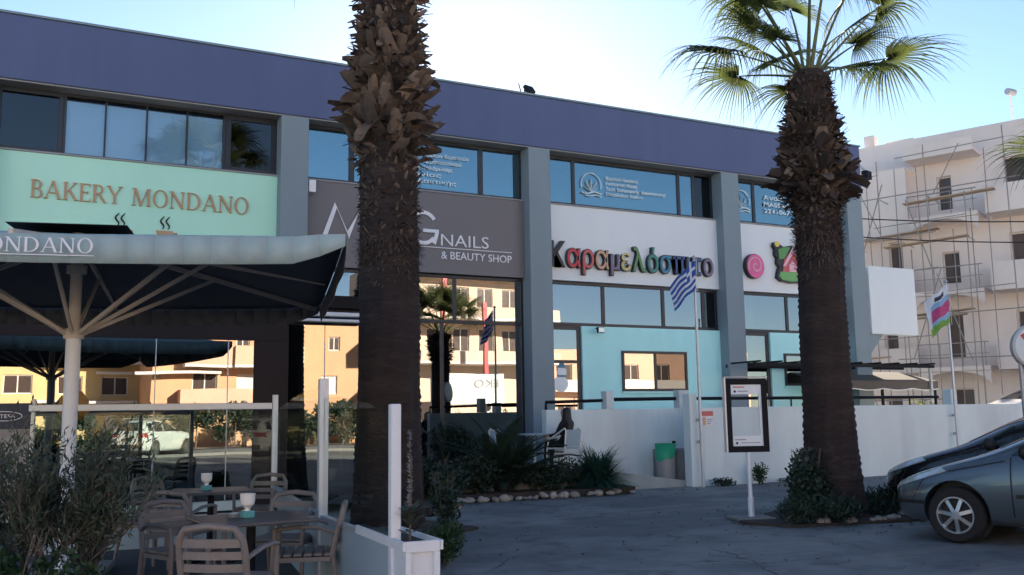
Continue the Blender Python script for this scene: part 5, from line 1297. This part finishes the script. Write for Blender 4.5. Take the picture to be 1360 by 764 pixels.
# round traffic-like sign at the right edge
rx, ry = site(7.92, 14.6)
RS = empty('round_sign', (rx, ry, 0), heading(1, -.28), 'round white sign box on a pole at the right edge of the picture', 'sign')
MB().tube([(-.1, 0, 0), (-.1, 0, 2.25)], .035, 12).build('post', 'galvanised', RS, smooth='auto')
Mx = Matrix.Translation((.15, 0, 2.45)) @ Matrix.Rotation(R(90), 4, 'X')
MB().lathe([(.34, -.10), (.365, -.09), (.365, .09), (.34, .10)], 40, M=Mx).build('case', 'galvanised', RS, smooth='auto')
MB().lathe([(.325, .101), (.325, .108)], 40, M=Mx).build('face', 'white_panel', RS)
MB().prism_xz([(-.10, 2.62), (-.03, 2.66), (.06, 2.50), (.06, 2.36), (-.0, 2.36), (-.0, 2.48)], -.113, -.1085).prism_xz([(.062, 2.49), (.20, 2.66), (.26, 2.62), (.10, 2.42)], -.1125, -.1085).build('mark', 'paint_red', RS)
# advertising board seen at the far left
ax, ay = site(-6.55, 12.3)
AD = empty('advert_board', (ax, ay, .03), -PSI*0.6, 'standing advertising board with navy header at the left edge under the parasol', 'sign')
MB().box(-.35, .30, -.02, .02, .25, 1.75).build('panel', 'print_grey', AD)
MB().box(-.35, .30, -.026, -.021, 1.42, 1.75).build('header', 'print_navy', AD)
MB().tube([(-.02+.22*math.cos(i*.314), -.03, 1.585+.06*math.sin(i*.314)) for i in range(21)], .006, 5).build('oval', 'letter_white', AD)
text_on('lettering', 'INTESA', -.15, 1.562, .05, -.03, 'letter_white', AD, width=.27, depth=.004)
MB().box(.305, .345, -.03, .03, 0, 1.80).build('upright', 'cup_white', AD); MB().box(-.40, -.36, -.03, .03, 0, 1.80).build('upright', 'cup_white', AD)
hx, hy = site(-6.1, 13.2)
HE = empty('amber_basket', (hx, hy, 1.55), 0, 'small amber rounded basket on a stand dimly seen left of the white pole', 'basket')
MB().lathe([(.10, 0), (.20, .12), (.19, .28), (.10, .40)], 18, cap=True).build('shell', 'amber', HE, smooth=True)
MB().tube([(0, 0, -1.43), (0, 0, 0)], .025, 8).build('stand', 'dark_metal', HE)
# ================================================================== APARTMENT BLOCK UNDER SCAFFOLDING (right)
ang = heading(.777, -.629)          # along the front, towards the viewer's right
ox, oy = site(14.3, 43.4)           # far left corner of the front
A = empty('apartment_block', (ox, oy, 0), ang, 'pale unfinished four-storey apartment block wrapped in scaffolding', 'building')
LEN = 17.0
FL = [0, 3.25, 6.40, 9.55, 12.7]
def abox(name, mt_, par, *a, **k): return MB().box(*a).build(name, mt_, par, **k)
wins = [  # x0, x1, z0, z1
 (0.9, 1.6, 7.3, 8.7), (3.15, 3.75, 6.8, 8.9), (3.15, 3.75, 10.1, 11.6), (5.35, 5.95, 10.0, 11.5), (5.35, 6.05, 6.8, 8.2), (5.35, 6.0, 3.6, 5.6), (2.7, 3.3, 3.6, 5.0), (1.1, 1.75, 3.55, 4.9), (8.0, 9.2, 10.0, 11.9), (8.0, 9.2, 6.8, 8.7), (8.0, 9.2, 3.6, 5.5), (11.5, 12.7, 10, 11.9), (11.5, 12.7, 6.8, 8.7), (11.5, 12.7, 3.6, 5.5), (5.4, 6.2, .3, 2.4), (2.6, 3.3, .9, 2.1)]
xs = sorted({0, LEN, *[w_[0] for w_ in wins], *[w_[1] for w_ in wins]}); zs = sorted({0, 13.4, *[w_[2] for w_ in wins], *[w_[3] for w_ in wins]})
wall = MB()
for i in range(len(xs)-1):          # front wall with true openings, merged upwards
    run = None
    for j in range(len(zs)-1):
        cx, cz = (xs[i]+xs[i+1])/2, (zs[j]+zs[j+1])/2
        hole = any(a < cx < b and c_ < cz < d_ for a, b, c_, d_ in wins)
        if not hole: run = (run[0] if run else zs[j], zs[j+1])
        if (hole or j == len(zs)-2) and run: wall.box(xs[i], xs[i+1], 0, .25, run[0], run[1]); run = None
wall.build('wall', 'apartment_white', A)
abox('rear_volume', 'apartment_white', A, 0, LEN, 1.4, 9, 0, 13.0); abox('side_wall', 'apartment_white', A, 0, .25, .252, 1.39, 0, 13.4); abox('side_wall', 'apartment_white', A, LEN-.25, LEN, .252, 1.39, 0, 13.4)
abox('roof', 'apartment_white', A, .252, LEN-.252, .252, 1.4, 13.05, 13.2)
abox('parapet', 'apartment_white', A, 3.2, 4.4, .5, 2.2, 13.402, 13.6); abox('stair_tower', 'apartment_white', A, 4.6, 9.0, 2.0, 7.0, 13.01, 13.55); abox('chimney', 'apartment_white', A, 2.3, 2.75, .3, .8, 13.402, 14.0)
for (a, b, c_, d_) in wins:
    w_ = MB(); w_.box(a, b, .16, .22, c_, c_+.06); w_.box(a, b, .16, .22, d_-.06, d_); w_.box(a, a+.06, .163, .217, c_+.06, d_-.06); w_.box(b-.06, b, .163, .217, c_+.06, d_-.06)
    wo_ = w_.build('window', 'apartment_white', A)
    m_ = (a+b)/2
    abox('shutter', 'apartment_opening', wo_, a+.06, m_, .17, .20, c_+.06, d_-.06); abox('pane', 'window_brown', wo_, m_+.003, b-.06, .185, .20, c_+.06, d_-.06)
# projecting bay and balconies
abox('bay', 'apartment_white', A, 2.2, 4.4, -1.15, -.002, 9.0, 11.9)
def balcony(x0, x1, z, dep=1.5, par=0.0):
    b = MB().box(x0, x1, -dep, -.003, z-.18, z).build('balcony', 'apartment_white', A)
    if par: MB().box(x0, x1, -dep, -dep+.12, z+.002, z+par).build('parapet', 'apartment_white', b); MB().box(x0, x0+.12, -dep+.122, -.004, z+.002, z+par).build('parapet', 'apartment_white', b)
    else:
        rl = MB()
        rl.bar((x0, -dep+.05, z+.95), (x1, -dep+.05, z+.95), .04, .04); rl.bar((x0, -dep+.05, z+.5), (x1, -dep+.05, z+.5), .025, .025)
        k = x0+.05
        while k < x1: rl.bar((k, -dep+.05, z), (k, -dep+.05, z+.95), .03, .03, up=(1, 0, 0)); k += .85
        rl.build('railing', 'scaffold', b)
    return b
for z in FL[1:4]:
    balcony(0.0, 2.15, z, 1.3, .95); balcony(4.45, 7.2, z, 1.5, 0.0); balcony(7.5, 13, z, 1.5, .95)
    if z < 9: balcony(2.25, 4.35, z, .9, .9)
balcony(0.0, 2.15, 11.9, 1.2); balcony(4.45, 7.2, 12.3, 1.4, .4)
# arched braces under the right-hand balconies
for z in FL[1:4]:
    pts = [(4.45+2.75*t, z-.20-.0) for t in (0, 1)] + [(7.2-2.75*t, z-.20-.55*(1-math.sin(math.pi*t)**.5)) for t in [i/12 for i in range(13)]]
    MB().prism_xz(pts, -1.45, -1.30).build('arch', 'apartment_white', A)
SC = empty('scaffolding', (ox, oy, 0), ang, 'rusty pole scaffolding with plank walkways in front of the pale apartment block', 'scaffolding')
rr = random.Random(8)
def pole(p, q, r_=.025, mt_='scaffold', nm='scaffold_pole'): MB().tube([p, q], r_, 6).build(nm, mt_, SC)
ux = [0.3, 1.5, 2.4, 3.6, 4.5, 5.6, 6.9, 8.6]
for i, x in enumerate(ux):
    top = (11.4, 9.8, 12.1, 12.0, 8.8, 12.4, 10.2, 12.6)[i]
    pole((x, -2.5, 0), (x+rr.uniform(-.1, .1), -2.5, top)); 
    if i % 2 == 0: pole((x+.1, -1.75, 0), (x+.1, -1.75, top-.6))
for z in (1.9, 3.6, 5.3, 7.0, 8.7, 10.4):
    a, b = rr.choice(((0.0, 5.8), (2.2, 9.0), (0.2, 4.6), (4.0, 9.0)))
    pole((a, -2.46, z), (b, -2.46, z+rr.uniform(-.12, .25)))
    if z < 9.5:
        c_ = rr.uniform(.2, 4.0)
        MB().bar((c_, -2.1, z+.06), (c_+rr.uniform(2.4, 3.6), -2.1, z+.10+rr.uniform(0, .15)), .5, .045).build('plank', 'plank', SC)
for (x0, z0, x1, z1) in ((2.4, 6.9, 3.8, 11.0), (.4, 4.2, 1.6, 8.0), (4.6, 3.6, 5.9, 7.2), (3.2, 1.0, 2.2, 4.6), (5.6, 7.0, 4.7, 10.2)): pole((x0, -2.43, z0), (x1, -2.43, z1))
for (x0, x1, z) in ((0.2, 3.7, 11.3), (4.4, 8.6, 12.0), (3.4, 7.0, 9.15), (0.1, 3.0, 8.1), (1.0, 5.6, 4.4), (5.2, 8.6, 6.2), (2.3, 5.0, 2.7)): pole((x0, -2.54, z), (x1, -2.54, z+.1), .02)
for x in (0.9, 3.0, 4.05, 5.05, 6.2, 7.6): pole((x, -1.70, rr.uniform(0, 3)), (x+rr.uniform(-.15, .15), -1.72, rr.uniform(8.5, 12.2)), .02)
for (x, z) in ((1.5, 7.0), (2.4, 8.7), (3.6, 5.3), (4.5, 8.4), (5.6, 10.2), (5.6, 5.3), (6.9, 8.4), (3.6, 10.4), (0.3, 6.9)): pole((x, -2.5, z), (x, -1.0, z), .018)
for (x0, z0, x1, z1) in ((5.8, 10.3, 6.9, 12.2), (3.7, 8.6, 2.5, 11.6), (6.8, 3.4, 5.7, 7.0)): pole((x0, -2.4, z0), (x1, -2.4, z1), .02)
for (x0, x1, z) in ((3.6, 6.9, 8.35), (4.5, 8.0, 10.1), (3.0, 6.6, 5.2), (0.3, 2.6, 6.7), (0.2, 2.4, 10.15)):
    MB().bar((x0, -2.0, z), (x1, -2.0, z+.12), .45, .05).build('plank', 'plank', SC)
# wires
def wire(label, p, q, sag, r_=.022):
    p = Vector(p); q = Vector(q); pts = [p.lerp(q, i/24) - Vector((0, 0, sag*4*(i/24)*(1-i/24))) for i in range(25)]
    MBx = MB().tube([v-p for v in pts], r_, 6).build('overhead_wire', 'trim_black', None, loc=p); tag(MBx, label, 'wire', 'overhead wires')
a = site(12.0, 32.5); b = site(26, 30)
wire('upper black overhead wire crossing in front of the scaffolded block', (*a, 8.2), (*b, 7.9), .3)
wire('lower black overhead wire crossing in front of the scaffolded block', (*a, 7.55), (*b, 7.2), .35)
tag(MB().tube([(0, 0, 0), (0, 0, 9.0)], .11, 10).build('utility_pole', 'olive_wood', None, loc=(*site(12.0, 32.5), 0)), 'wooden utility pole behind the right palm trunk', 'pole')
# roof details of the block: antenna and tank
an = empty('roof_antenna', (*site(23.9, 43.5), 13.2), 0, 'thin white roof mast at the right edge against the sky', 'antenna')
MB().tube([(0, 0, 0), (0, 0, 3.3)], .05, 8).build('mast', 'white_metal', an); MB().tube([(-.2, 0, 3.3), (.3, 0, 3.3)], .16, 10).build('cowl', 'galvanised', an)
fl2 = empty('roof_floodlight', (22.3, .4, 8.95), 0, 'floodlight on a bracket at the right end of the roof, behind the palm stubs', 'lamp')
MB().cbox((.55, 0, .25), (.34, .2, .26), .3).build('housing', 'dark_metal', fl2, bevel=.01); MB().bar((0, 0, .72), (.5, 0, .4), .05, .05).bar((.30, 0, .2), (.45, 0, .25), .05, .05).build('bracket', 'galvanised', fl2)
fl2.location = (22.62, .3, 8.6)

# ================================================================== ACROSS THE STREET (seen in the glass)
def house(name, label, x0, x1, y, dep, h, mt_, opens, slabs=(), cat='building', par=None):
    """front faces +y at y; opens: x0, x1, z0, z1, kind"""
    o = empty(name, (x0, y, 0), 0, label, cat)
    w_ = x1-x0; xs = sorted({0, w_, *[q[0] for q in opens], *[q[1] for q in opens]}); zs = sorted({0, h, *[q[2] for q in opens], *[q[3] for q in opens]}); mb = MB()
    for i in range(len(xs)-1):
        run = None
        for j in range(len(zs)-1):
            cx, cz = (xs[i]+xs[i+1])/2, (zs[j]+zs[j+1])/2; hole = any(a < cx < b and c_ < cz < d_ for a, b, c_, d_, k in opens)
            if not hole: run = (run[0] if run else zs[j], zs[j+1])
            if (hole or j == len(zs)-2) and run: mb.box(xs[i], xs[i+1], -.3, 0, run[0], run[1]); run = None
    mb.box(0, w_, -dep, -.9, 0, h-.02); mb.box(0, .25, -.9, -.3, 0, h); mb.box(w_-.25, w_, -.9, -.3, 0, h); mb.box(.25, w_-.25, -.9, -.3, h-.3, h-.03)
    mb.build('wall', mt_, o)
    for (a, b, c_, d_, k) in opens:
        f = MB(); t = .07
        f.box(a, b, -.20, -.12, c_, c_+t); f.box(a, b, -.20, -.12, d_-t, d_); f.box(a, a+t, -.197, -.123, c_+t, d_-t); f.box(b-t, b, -.197, -.123, c_+t, d_-t); f.box((a+b)/2-t/2, (a+b)/2+t/2, -.197, -.123, c_+t, d_-t)
        wo_ = f.build('window', 'shutter_white', o)
        for (p, q) in ((a+t, (a+b)/2-t/2), ((a+b)/2+t/2, b-t)): MB().box(p, q, -.17, -.16, c_+t, d_-t).build('pane', 'window_brown' if k != 's' else 'shutter_white', wo_)
    for (a, b, z, d_, ph, m2) in slabs:
        bl = MB().box(a, b, .002, d_, z-.16, z).build('balcony', 'shutter_white', o)
        if ph > 0: MB().box(a, b, d_-.12, d_, z+.002, z+ph).build('parapet', m2, bl); MB().box(a, a+.12, .003, d_-.121, z+.002, z+ph).build('parapet', m2, bl); MB().box(b-.12, b, .003, d_-.121, z+.002, z+ph).build('parapet', m2, bl)
    return o
house('ochre_house', 'ochre house far left across the street, out of direct view', -24, -10, -52, 9, 9.0, 'render_cream', [(2, 3.4, 3.4, 4.8, 'w'), (6, 7.4, 3.4, 4.8, 'w'), (10, 11.4, 3.4, 4.8, 'w')])
house('white_house', 'white house at the far left end of the street, out of direct view', -46, -28, -30, 12, 9.5, 'render_cream', [(3, 4.4, 3.4, 4.8, 'w'), (8, 9.4, 3.4, 4.8, 'w')])
house('yellow_house', 'yellow two-storey house across the street, mirrored left in the bakery glass', -3.0, 6.9, -57, 8, 6.1, 'render_yellow', [(7.3, 8.9, 3.4, 4.6, 'w'), (4.6, 6.2, 3.4, 4.6, 'w'), (1.6, 3.2, 3.4, 4.6, 'w'), (7.5, 8.8, .4, 2.4, 's')], [(3.5, 9.4, 3.0, 1.2, .0, 'render_yellow'), (3.5, 9.9, 5.5, 1.1, .55, 'render_orange'), (7.0, 9.1, 4.9, .5, 0, 'render_orange')])
house('orange_house', 'orange balconied house across the street, mirrored in the middle bakery glass', 6.6, 14.0, -50, 9, 8.4, 'render_orange', [(2.3, 3.8, 3.0, 4.5, 'w'), (5.0, 6.6, 3.0, 4.4, 's'), (2.2, 3.4, 5.6, 6.8, 'w'), (4.9, 5.8, 5.6, 6.8, 'w')], [(1.5, 7.4, 2.6, 1.2, .85, 'render_peach'), (1.7, 4.6, 4.95, 1.1, 1.15, 'render_peach'), (4.61, 7.4, 4.95, 1.4, 1.15, 'render_peach'), (-1.0, 3.9, 4.55, .8, 0, 'render_peach')])
house('orange_gable_house', 'plain orange house side with one small window, mirrored beside the palm', 14.6, 20.4, -50, 7, 10.4, 'render_orange', [(2.8, 3.6, 6.0, 6.9, 'w'), (2.4, 3.4, 3.2, 4.4, 's')], [(-.6, 1.0, 3.0, 1.0, .8, 'render_cream'), (-.6, 1.0, 5.4, 1.0, .8, 'render_cream'), (-.6, 1.0, 7.6, 1.0, .8, 'render_cream')])
house('pink_house', 'low pink house further right across the street, mirrored in the small sliding window', 37.5, 58.5, -46, 9, 7.0, 'render_peach', [(k*3.2+.8, k*3.2+2.4, z_, z_+1.4, 'w') for k in range(6) for z_ in (1.0, 4.4)], [(0, 21, 3.6, 1.2, .8, 'shutter_white')])
ops = []
for zf in (6.4, 9.5):
    for i in range(6): ops.append((.8+i*2.05, 2.1+i*2.05, zf, zf+1.7, 'w'))
house('cream_apartment_house', 'cream apartment house with rows of brown windows, mirrored in the beauty shop glass', 23.0, 35.6, -43, 10, 13.2, 'render_cream', ops, [(0, 12.6, 5.5, 2.6, .75, 'render_cream'), (0, 12.6, 8.7, 2.6, .75, 'render_cream'), (0, 12.6, 12.0, 1.5, .6, 'render_cream')])
for i, (x, z0, z1, ln) in enumerate(((24.6, 5.0, 12.5, .8), (28.4, 4.8, 9.5, 0))):
    tag(MB().bar((0, 0, 0), (ln, 0, z1), .28, .28).build('red_mast', 'paint_red', None, loc=(x, -38.5, 0)), ('slanted red mast' if i == 0 else 'upright red mast')+' in front of the cream apartment house across the street', 'mast')
kx_ = empty('petrol_kiosk', (24.2, -36.4, 0), 0, 'white petrol station box lettered in grey, mirrored in the beauty shop glass', 'kiosk')
MB().box(0, 4.6, -2.0, 0, 2.4, 4.4).build('box', 'white_wall', kx_); MB().box(.4, .7, -1.6, -1.3, 0, 2.39).box(3.9, 4.2, -1.6, -1.3, 0, 2.39).build('leg', 'galvanised', kx_)
text_on('lettering', 'EKO', -4.2, 3.5, .55, -.03, 'bin_grey', kx_, width=1.9, depth=.02, frame=Matrix.Rotation(math.pi, 4, 'Z'))
def far_tree(xy, h, r_, seed, label):
    rr = random.Random(seed); o = empty('street_tree', (*xy, 0), 0, label, 'tree', 'trees across the street')
    MB().tube([(0, 0, 0), (.1, 0, h*.35), (0, .1, h*.6)], [.16, .12, .06], 7).build('trunk', 'olive_wood', o); lv = MB()
    for k in range(14):
        a = rr.uniform(0, 6.28); q = rr.uniform(0, r_*.8); leaves(lv, (q*math.cos(a), q*math.sin(a), h*rr.uniform(.45, .9)), 110, (r_*.4, r_*.4, h*.14), .3, .16, rr)
    lv.build('crown', 'dark_leaf', o, fix=False)
for i, (x, y, h, r_) in enumerate(((11.5, -47, 2.2, 1.6), (14.5, -48, 2.4, 1.8), (17.8, -47, 2.8, 1.6), (20.5, -44, 3.2, 1.5), (2.0, -50, 2.6, 1.5))):
    far_tree((x, y), h, r_, 40+i, ('low dark street tree before the orange house', 'bushy street tree before the orange house balcony', 'street tree between the orange houses', 'street tree left of the cream apartment house', 'street tree before the yellow house')[i])
tag(MB().box(-60, 60, -34.6, -34.4, .004, .13).build('kerb', 'concrete_paving'), kind='structure')
tag(MB().box(-60, 60, -42.0, -39.2, .004, .14).build('pavement', 'terrace_floor'), kind='structure')

hg = empty('street_hedge', (15.0, -25.5, 0), 0, 'dense dark clipped hedge along the near side of the street', 'hedge'); rr = random.Random(77); lv = MB()
for k in range(30): leaves(lv, (k*.33, rr.uniform(-.2, .2), rr.uniform(.5, 1.6)), 130, (.4, .45, .45), .16, .08, rr)
lv.v = [(x, y, max(z, .02)) for x, y, z in lv.v]
lv.build('foliage', 'dark_leaf', hg, fix=False)

hg2 = empty('street_hedge', (0.0, -44.5, 0), 0, 'tall dark hedge on the far side of the street before the yellow and orange houses', 'hedge'); lv2 = MB()
for k in range(70): leaves(lv2, (k*.36, rr.uniform(-.25, .25), rr.uniform(.4, 2.1)), 190, (.5, .5, .5), .24, .13, rr)
lv2.v = [(x, y, max(z, .02)) for x, y, z in lv2.v]
lv2.build('foliage', 'dark_leaf', hg2, fix=False)
for k in range(12): MB().tube([(k*2.1, 0, 0), (k*2.1+.05, 0, 1.6)], [.05, .02], 6).build('stem', 'olive_wood', hg2)
for k in range(10): MB().tube([(k, 0, 0), (k+.05, 0, 1.2)], [.04, .02], 6).build('stem', 'olive_wood', hg)

tag(MB().prism_xy([(16, -27.5), (90, -27.5), (90, -34.3), (16, -34.3)], .003, .012).build('bounce_paving', 'bounce_paving'), kind='structure')  # pale sheet added behind the viewpoint to bounce sun onto the facade
tag(MB().prism_xy([(-70, -42.1), (90, -42.1), (90, -75), (-70, -75)], .003, .012).build('bounce_plot', 'bounce_paving'), kind='structure')  # further pale ground, added to widen the sunlight bounce towards the shops

# fallen leaves and grit on the asphalt
rr = random.Random(99); lt = MB()
def scrap(x, y, s_):
    a = rr.uniform(0, 6.28); z = .006; t = rr.uniform(0, .03)
    lt.add([(x, y, z), (x+s_*math.cos(a), y+s_*math.sin(a), z+t), (x+s_*1.5*math.cos(a+.5), y+s_*1.5*math.sin(a+.5), z+.004), (x+s_*.8*math.cos(a+1.1), y+s_*.8*math.sin(a+1.1), z+t*.6)], [(0, 1, 2, 3)])
for i in range(260):
    q = site(rr.uniform(-.5, 6.5), rr.uniform(6.5, 19)); scrap(q[0], q[1], rr.uniform(.012, .04))
for i in range(170):
    a = rr.uniform(0, 6.28); r_ = 1.1+abs(rr.gauss(0, .5)); scrap(10.4+r_*1.2*math.cos(a), -10.15+r_*.9*math.sin(a), rr.uniform(.015, .05))
for i in range(120): scrap(rr.uniform(6.5, 20), -4.85-abs(rr.gauss(0, .25)), rr.uniform(.015, .05))
for i in range(60): scrap(4.4+rr.gauss(0, .9), -8.6+rr.gauss(0, .6), rr.uniform(.015, .05))
tag(lt.build('leaf_litter', 'boot', None, fix=False), 'dry leaf scraps and grit scattered over the asphalt', 'litter', kind='stuff')
